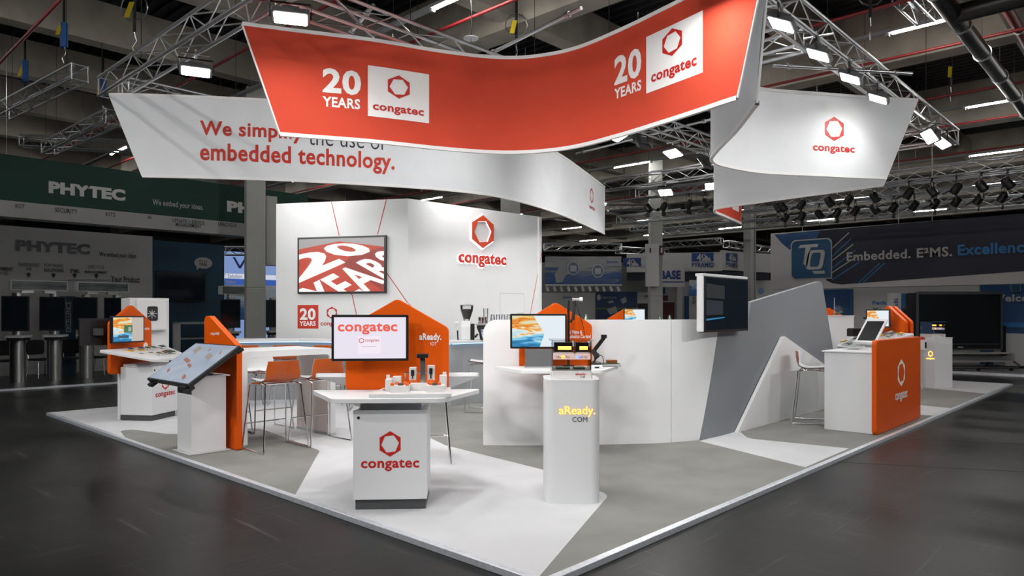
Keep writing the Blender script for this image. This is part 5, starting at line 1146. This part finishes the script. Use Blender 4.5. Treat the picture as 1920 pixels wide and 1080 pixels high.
# ================================================================== FAR BOOTHS (middle)
v0 = D(1090, 588, 30); PJ = Plane(v0.xy, cd(1, -.02))
a = PJ.at(1022, 481); b = PJ.at(1165, 533)
t = thing('picture_hoarding', 'storm grey and blue hoarding with two round pictures above a row of lamps', 'banner', (v0.x, v0.y, b.z))
ob('panel', MB().prism(SQ[0] and [(0, 0), (1, 0), (1, 1), (0, 1)], (lambda f: lambda p, q: f(p, q, .0))(pbox(PJ, 1022, 481, 1165, 533, 0)), (lambda f: lambda p, q: f(p, q, -.3))(pbox(PJ, 1022, 481, 1165, 533, 0))), STORM, t, world=True)
circ = ([(.5+.5*math.cos(R(a_)), .5+.5*math.sin(R(a_)), 0) for a_ in range(0, 360, 12)], [tuple(range(30))])
hand = ([(.1, .0, 0), (.5, .02, 0), (.75, .35, 0), (1, .4, 0), (.95, .58, 0), (.8, .56, 0), (.7, .95, 0), (.5, 1, 0), (.2, .6, 0), (.0, .4, 0)], [tuple(range(10))])
decal('hand_print', hand, pbox(PJ, 1040, 490, 1068, 530, .01), mat('pale_grey_print', (.27, .28, .29, 1), .6), t)
for x, y in ((1075, 503), (1121, 508)):
    decal('round_picture', circ, pbox(PJ, x-11.5, y-13, x+11.5, y+13, .02), mat('ring_print', (.42, .44, .46, 1), .6), t); decal('round_picture', circ, pbox(PJ, x-9.5, y-11, x+9.5, y+11, .03), mat('disc_print', (.08, .12, .20, 1), .6), t); decal('round_picture', SQ, pbox(PJ, x-6, y-5, x+6, y+6, .04), mat('ring_print', 0), t)
text('Jauch', pbox(PJ, 1136.5, 488, 1158, 494.5, .01), INK if 0 else PBLUE, t, .035); text('www.jauch.com', pbox(PJ, 1143, 527.5, 1159, 530, .01), LETG, t, .0); text('f in', pbox(PJ, 1152, 523, 1159, 526.5, .01), LETG, t, .02)
ob('lamp_rail', MB().tube([PJ.at(1022, 535)+PJ.n*.1, PJ.at(1165, 535)+PJ.n*.1], .04, 6), GREYL, t, world=True)
sp0 = None
for i in range(11):
    p = PJ.at(1025+13.2*i, 536.5)+PJ.n*.1
    if sp0 is None:
        sp0 = thing('rail_lamp', 'small white lamp on the rail under the picture hoarding', 'lamp', p, 0, 'rail lamps under the picture hoarding'); ob('can', MB().tube([(0, 0, -.05), (.05, -.05, -.22)], .06, 8), GREYL, sp0); ob('stem', MB().tube([(0, 0, 0), (0, 0, -.06)], .02, 6), GREYL, sp0)
    else: place(sp0, False, p, R(30*(i % 3)-30), sp0['label'])
v1 = D(1130, 588, 33); PK = Plane(v1.xy, cd(1, .03))
t = thing('booth_rear_wall', 'pale and navy booth wall with small printed words under the picture hoarding', 'wall', (v1.x, v1.y, 0))
def pslab(nm, pl, x0, y0, x1, y1, m, par, th=.1, off=0):
    f = pbox(pl, x0, y0, x1, y1, off); return ob(nm, MB().prism([(0, 0), (1, 0), (1, 1), (0, 1)], lambda p, q: f(p, q, 0), lambda p, q: f(p, q, -th)), m, par, world=True)
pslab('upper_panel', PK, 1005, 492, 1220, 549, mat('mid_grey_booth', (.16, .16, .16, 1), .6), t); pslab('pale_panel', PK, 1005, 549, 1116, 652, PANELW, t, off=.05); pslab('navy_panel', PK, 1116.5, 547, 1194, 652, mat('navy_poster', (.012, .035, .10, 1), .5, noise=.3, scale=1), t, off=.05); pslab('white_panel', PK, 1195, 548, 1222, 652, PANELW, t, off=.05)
text('Jauch', pbox(PK, 1055, 555, 1071, 560.5, .06), PBLUE, t, .03); text('Jauch', pbox(PK, 1208, 552, 1222, 558, .06), PBLUE, t, .03); text('E-MOBILITY SOLUTIONS', pbox(PK, 1128, 556.5, 1155, 560, .07), LETG, t, 0)
decal('print', circ, pbox(PK, 1119, 552, 1126, 563, .07), LETG, t); 
for x0, y0, x1, y1 in ((1138, 563, 1151, 569), (1163, 556, 1175, 570), (1137, 574, 1158, 590)): decal('device_print', ([(.3, 0, 0), (1, .3, 0), (.8, 1, 0), (0, .6, 0)], [(0, 1, 2, 3)]), pbox(PK, x0, y0, x1, y1, .07), GREYM, t)
decal('grass_print', SQ, pbox(PK, 1116, 577, 1194, 580, .068), mat('olive_print', (.10, .14, .04, 1), .7), t); decal('screen_print', SQ, pbox(PK, 1195, 569, 1220, 600, .06), BLACK, t)
# mountain emblem hoarding
v2 = D(1354, 588, 31).xy; P1 = Plane(v2-cd(.96, -.28).normalized()*0, cd(.97, -.24)); P2 = Plane(v2, cd(.80, .60))
t = thing('mountain_hoarding', 'white corner hoarding with blue mountain emblems on both sides', 'banner', (v2.x, v2.y, D(1354, 507, 31).z))
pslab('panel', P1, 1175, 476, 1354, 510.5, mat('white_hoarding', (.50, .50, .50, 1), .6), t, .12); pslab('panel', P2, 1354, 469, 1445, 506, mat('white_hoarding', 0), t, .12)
pslab('navy_underside', P1, 1175, 511, 1354, 526, NAVY, t, .1, -.1); pslab('navy_underside', P2, 1354, 507, 1445, 519, NAVY, t, .1, -.1)
mt = ([(0, 0, 0), (.25, .5, 0), (.33, .35, 0), (.55, .9, 0), (.72, .45, 0), (.8, .6, 0), (1, 0, 0)], [(0, 6, 5, 4, 3, 2, 1)])
for pl, x0, x1, y0, y1 in ((P1, 1297, 1338, 474.5, 490.5), (P2, 1361, 1382, 474, 490), (P1, 1168, 1202, 484, 500)):
    decal('emblem_field', SQ, pbox(pl, x0, y0, x1, y1, .02), PBLUE, t); w_ = x1-x0
    decal('emblem_mountain', mt, pbox(pl, x0+w_*.42, y0+4, x0+w_*.9, y1-1, .03), LETG, t); text('4', pbox(pl, x0+w_*.22, y0+1, x0+w_*.44, y1, .03), LETG, t, .02); text('0', pbox(pl, x0+w_*.44, y0+2, x0+w_*.66, y1-5, .028), LETG, t, .02)
text('PYRAMID', pbox(P1, 1297, 492.5, 1338.5, 501, .02), PBLUE, t, .03); text('PYRAMID', pbox(P2, 1361, 491.5, 1382.5, 499.5, .02), PBLUE, t, .03); text('COMPUTER GMBH', pbox(P1, 1314, 500.5, 1338.5, 502.8, .02), INK, t, 0); text('COMPUTER', pbox(P2, 1371, 500, 1382.5, 502, .02), INK, t, 0)
v3 = D(1262, 588, 29).xy; PS = Plane(v3, cd(.99, .10))
t = thing('blue_word_sign', 'white sign with a large blue word and blue underline behind the column', 'sign', (v3.x, v3.y, 0))
pslab('panel', PS, 1215, 496, 1284, 538, mat('white_hoarding', 0), t, .15); text('BASE', pbox(PS, 1238, 507, 1276, 523.5, .02), PBLUE, t, .045); decal('underline', SQ, pbox(PS, 1215, 527.5, 1283, 529.5, .02), PBLUE, t)
pslab('post', PS, 1216, 538, 1222, 663, PANELW, t, .1); pslab('post', PS, 1270, 538, 1279, 663, GREYM, t, .1)
v4 = D(1280, 588, 34).xy; PX = Plane(v4, cd(1, .0))
t = thing('far_booth_wall', 'pale far booth wall with maroon box and ice blue poster behind the upright screen', 'wall', (v4.x, v4.y, 0))
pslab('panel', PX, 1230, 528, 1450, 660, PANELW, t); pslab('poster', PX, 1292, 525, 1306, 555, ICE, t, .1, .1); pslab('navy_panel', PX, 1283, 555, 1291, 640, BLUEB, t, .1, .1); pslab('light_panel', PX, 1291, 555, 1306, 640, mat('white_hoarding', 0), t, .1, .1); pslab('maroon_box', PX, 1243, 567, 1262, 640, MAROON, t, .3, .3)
text('Arm', lambda p, q, c=0: PX.w(PX.ab(PX.at(1299, 570))[0]+.1-.2*q, PX.at(1299, 570).z+.35*p, .12), INK, t, .02); pslab('blue_print', PX, 1243, 539, 1247, 552, BLUEB, t, .05, .06); pslab('stripe_print', PX, 1243, 554, 1252, 564, MAROON, t, .05, .06)
pslab('curved_panel', PX, 1404, 526, 1446, 575, mat('white_hoarding', 0), t, .1, .2); decal('round_emblem', circ, pbox(PX, 1418, 540, 1430, 552, .22), mat('pale_blue_print', (.20, .30, .55, 1), .5), t)
# ================================================================== DARK SLOGAN BOOTH (right)
struct('floor_far_booth', MB().box(19.25, 40, -14, 9, 0, .06), mat('far_booth_carpet', (.22, .22, .22, 1), .9)); struct('trim_edge_far_booth', MB().box(19.2, 19.25, -14, 9, 0, .065), EDGE)
PT = Plane((20.4, 0), (0, -1)); ya = PT.at(1445, 438).y; yb = PT.at(1985, 400).y; zt = PT.at(1445, 438).z; zb = PT.at(1445, 543).z
t = thing('slogan_hoarding', 'long hoarding with dark navy sweep, blue square emblem and white slogan', 'banner', (20.4, (ya+yb)/2, zb))
ob('panel', MB().box(20.4, 20.9, yb, ya, zb, zt), mat('silver_hoarding', (.48, .48, .48, 1), .55), t, world=True)
def T2(*pts): return ([(PT.ab(PT.at(*p))[0], PT.at(*p).z, 0) for p in pts], [tuple(range(len(pts)))])
def pflat(nm, pl, pts, m, par, off): return decal(nm, ([(pl.ab(pl.at(*p))[0], pl.at(*p).z, 0) for p in pts], [tuple(range(len(pts)))]), lambda a_, b_, c=0: pl.w(a_, b_, off), m, par)
pflat('blue_sweep', PT, [(1452, 440), (1545, 431), (1535, 440), (1530, 455), (1480, 468), (1465, 455)], BLUEB, t, .004)
pflat('navy_sweep', PT, [(1538, 432), (1920, 400), (1990, 394), (1990, 502), (1920, 508.5), (1577, 533.5), (1560, 531), (1550, 526), (1545, 515), (1543, 500), (1530, 470), (1532, 445)], NAVY, t, .005)
for i in range(6): stripe(PT, (1556+4*(i % 2), 470+11*i), (1592+4*i, 436+11*i), .03, [LETG, SKYB][i % 2], t, off=.007)
for i in range(2): stripe(PT, (1608+9*i, 532-i), (1650+9*i, 493), .025, SKYB, t, off=.007)
pts = rnd([(0, 0), (1, 0), (1, 1), (0, 1)], [.13, .0, .13, .13], 6)
decal('emblem_border', ([p+(0,) for p in pts], [tuple(range(len(pts)))]), pbox(PT, 1483.5, 451, 1561, 525, .04), LETG, t)
decal('emblem_field', ([p+(0,) for p in pts], [tuple(range(len(pts)))]), pbox(PT, 1485.5, 453, 1559, 523, .05), mat('emblem_blue', (.005, .07, .17, 1), .5), t)
def slant(f, s): return lambda a_, b_, c=0: f(a_+s*(b_-.5), b_, c)
decal('emblem_letter', ([(0, .86, 0), (.1, 1, 0), (1, 1, 0), (.95, .86, 0), (.62, .86, 0), (.45, 0, 0), (.25, .1, 0), (.36, .86, 0)], [(0, 7, 4, 3, 2, 1), (7, 6, 5, 4)]), slant(pbox(PT, 1498, 460, 1536, 500, .06), .0), LETG, t)
ring = [(0, 0), (1, 0), (1, 1), (0, 1)]; ro = rnd(ring, .22, 5); ri = [(.5+(x-.5)*.55, .5+(y-.5)*.72) for x, y in ro]; nr = len(ro)
decal('emblem_letter', ([p+(0,) for p in ro+ri], [(i, (i+1) % nr, nr+(i+1) % nr, nr+i) for i in range(nr)]), slant(pbox(PT, 1514, 470, 1546, 506, .06), .2), LETG, t); decal('emblem_letter', ([(0, 1, 0), (1, 1, 0), (1.05, 0, 0), (.2, 0, 0)], [(0, 3, 2, 1)]), pbox(PT, 1524, 508.5, 1547, 514, .06), LETG, t)
text('Embedded. E²MS.', pbox(PT, 1588, 473, 1785.5, 490, .02), mat('letter_soft_white', (.40, .40, .40, 1), .6), t, .025); text('Excellence.', pbox(PT, 1796, 459, 1945, 479.5, .02), SKYB, t, .03)
for y in (ya-1, (ya+yb)/2, yb+3): ob('hanging_wire', MB().tube([(20.6, y, zt), (20.6, y, 7.6)], .01, 5), LETG, t, world=True)
PU = Plane((23.0, 0), (0, -1)); zt = PU.at(1600, 533).z; ya = PU.at(1447, 560).y; yb = PU.at(1990, 560).y
t = thing('far_booth_wall', 'grey booth wall with blue welcome panel behind the big wheeled display', 'wall', (23, (ya+yb)/2, .06))
ob('panel', MB().box(23, 23.1, yb, ya, .06, zt), mat('silver_hoarding', 0), t, world=True)
pslab('blue_panel', PU, 1838, 525, 1985, 700, BLUEB, t, .03, .05); pslab('blue_panel', PU, 1545, 543, 1600, 690, BLUEB, t, .03, .05); pslab('light_blue_band', PU, 1838, 604, 1985, 613, SKYB, t, .01, .07)
text('Welcome', pbox(PU, 1858, 553, 1965, 566, .09), LETG, t, .03); text('Perfo', pbox(PU, 1636, 564, 1665, 571.5, .01), SKYB, t, .03); text('re', pbox(PU, 1700, 564, 1708, 571.5, .01), SKYB, t, .03); text('You', pbox(PU, 1636, 577, 1663, 585, .01), INK, t, .03)
decal('emblem_border', ([p+(0,) for p in pts], [tuple(range(len(pts)))]), pbox(PU, 1896, 531, 1915, 547, .09), LETG, t); decal('emblem_field', ([p+(0,) for p in pts], [tuple(range(len(pts)))]), pbox(PU, 1897, 532, 1914, 546, .10), mat('emblem_blue', 0), t); text('TQ', pbox(PU, 1899.5, 534, 1911.5, 544.5, .11), LETG, t, .03, shear=.2)
v = D(1682, 588, 21.5); t = thing('literature_tower', 'slim white and blue literature tower behind the tablet', 'sign', (v.x, v.y, .06), R(-47))
ob('white_side', MB().box(-.26, .07, -.1, .1, 0, 2.2), GREYL, t); ob('blue_side', MB().box(.07, .30, -.09, .1, 0, 2.19), mat('ocean_print', (.02, .10, .26, 1), .5, noise=.5, scale=2), t); text('x86', lambda a_, b_, c=0: (-.02-.14*b_, -.104, 1.8+.24*a_), PBLUE, t, .02, world=False)
v = D(1695, 588, 20.6); t = thing('demo_machine', 'dark cluttered machine frame standing before the literature tower', 'machine', (v.x, v.y, .06), R(-47))
ob('base', MB().box(-.22, .22, -.2, .2, 0, .9), BLACKM, t); random.seed(11)
for i in range(14): x, y, z = random.uniform(-.2, .14), random.uniform(-.15, .1), .9+.062*i; ob('device', MB().box(x, x+random.uniform(.08, .16), y, y+.12, z, z+.09), [BLACK, GREYD, BLACKM][i % 3], t)
ob('rod', MB().tube([(-.2, 0, 1.75), (.2, 0, 1.78)], .015, 6), STEEL, t)
v = D(1797, 588, 19.9)
t = thing('wheeled_display', 'very large black interactive display on a wheeled stand with a shelf', 'display', (v.x, v.y, .06), R(-46.8))
ob('housing', MB().upright(rnd(rect(-1.20, 1.22, .55, 2.20), .06), -.05, .06), GREYD, t, bevel=.01); ob('screen', MB().box(-1.14, 1.15, -.056, -.05, .74, 2.12), mat('screen_dark_green_grey', (.010, .014, .016, 1), .22), t); ob('lower_bar', MB().box(-1.14, 1.15, -.054, -.05, .60, .72), BLACK, t); ob('name_mark', MB().box(-.05, .10, -.058, -.054, .63, .655), GREYL, t)
ob('side_speaker', MB().upright(rnd(rect(-1.42, -1.16, .3, 2.16), .05), .0, .10), BLACK, t, bevel=.01); ob('side_rail', MB().box(1.24, 1.32, -.02, .08, .4, 1.25), BLACK, t)
ob('shelf_tray', MB().upright(rnd([(-1.2, .24), (1.4, .24), (1.4, .50), (-1.2, .50), (-1.2, .46), (1.34, .46), (1.34, .28), (-1.2, .28)], [0, .08, .08, 0, 0, .05, .05, 0], 5), -.25, .15), mat('warm_grey_shell', (.33, .32, .31, 1), .4), t); ob('tray_back', MB().box(-1.2, 1.35, .13, .15, .28, .46), GREYM, t)
ob('frame_tube', MB().tube([(-1.1, .2, .3), (-1.0, .2, .07), (.85, .2, .07), (1.0, .2, .24)], .04, 8), BLACK, t, smooth=True); ob('foot', MB().tube([(-1.2, -.4, .09), (1.35, -.4, .09), (1.5, -.3, .14), (1.4, -.1, .3)], .03, 8), GREYD, t, smooth=True); ob('foot', MB().tube([(-1.2, .4, .09), (1.3, .4, .09)], .03, 8), GREYD, t)
ob('cable', MB().tube([(-.9, .1, .26), (-.8, -.1, .12), (-.5, -.3, .02), (-.2, -.35, .01), (.0, -.3, .02)], .01, 6), BLACK, t)
for x in (-1.1, .3, 1.2):
    for y in (-.4, .4): ob('castor', MB().tube([(x, y-.025, .045), (x, y+.025, .045)], .045, 12), BLACK, t)
v = D(1890, 588, 20.6); t = thing('booth_counter', 'plain grey counter block beside the wheeled display', 'counter', (v.x, v.y, .06), R(-47)); ob('body', MB().box(-.25, .40, -.25, .25, .08, 1.0), GREYL, t, bevel=.005); ob('plinth', MB().box(-.22, .36, -.23, .23, 0, .08), BLACK, t)
v = D(1620, 588, 21.4); t = thing('white_chair', 'pale chair back and seat behind the heaped boards', 'chair', (v.x, v.y, .06), R(-60)); ob('backrest', MB().upright(rnd(rect(-.35, .25, .75, 1.15), .08), 0, .04), GREYL, t); ob('seat', MB().box(-.3, .2, -.45, 0, .45, .5), BLUEB, t); ob('pedestal', MB().tube([(-.05, -.2, 0), (-.05, -.2, .45)], .04, 8), STEEL, t); ob('back_post', MB().tube([(-.05, .0, .45), (-.05, .02, .8)], .02, 6), STEEL, t)
v = D(1623, 588, 22.6); t = thing('high_bistro_table', 'dark bistro table with a white flask behind the heaped boards', 'table', (v.x, v.y, .06)); ob('top', MB().lathe([(.35, 1.08), (.35, 1.11)], 20), BLACK, t); ob('post', MB().tube([(0, 0, 0), (0, 0, 1.08)], .03, 8), BLACK, t); ob('foot', MB().lathe([(.25, 0), (.24, .02)], 20), BLACK, t)
t2 = thing('vacuum_flask', 'white vacuum flask with dark lid on the dark bistro table', 'flask', (v.x, v.y, 1.17)); ob('bottle', MB().lathe([(.09, 0), (.09, .26), (.07, .30)], 14), GREYL, t2, smooth=True); ob('lid', MB().lathe([(.07, .30), (.065, .36)], 14), BLACK, t2)
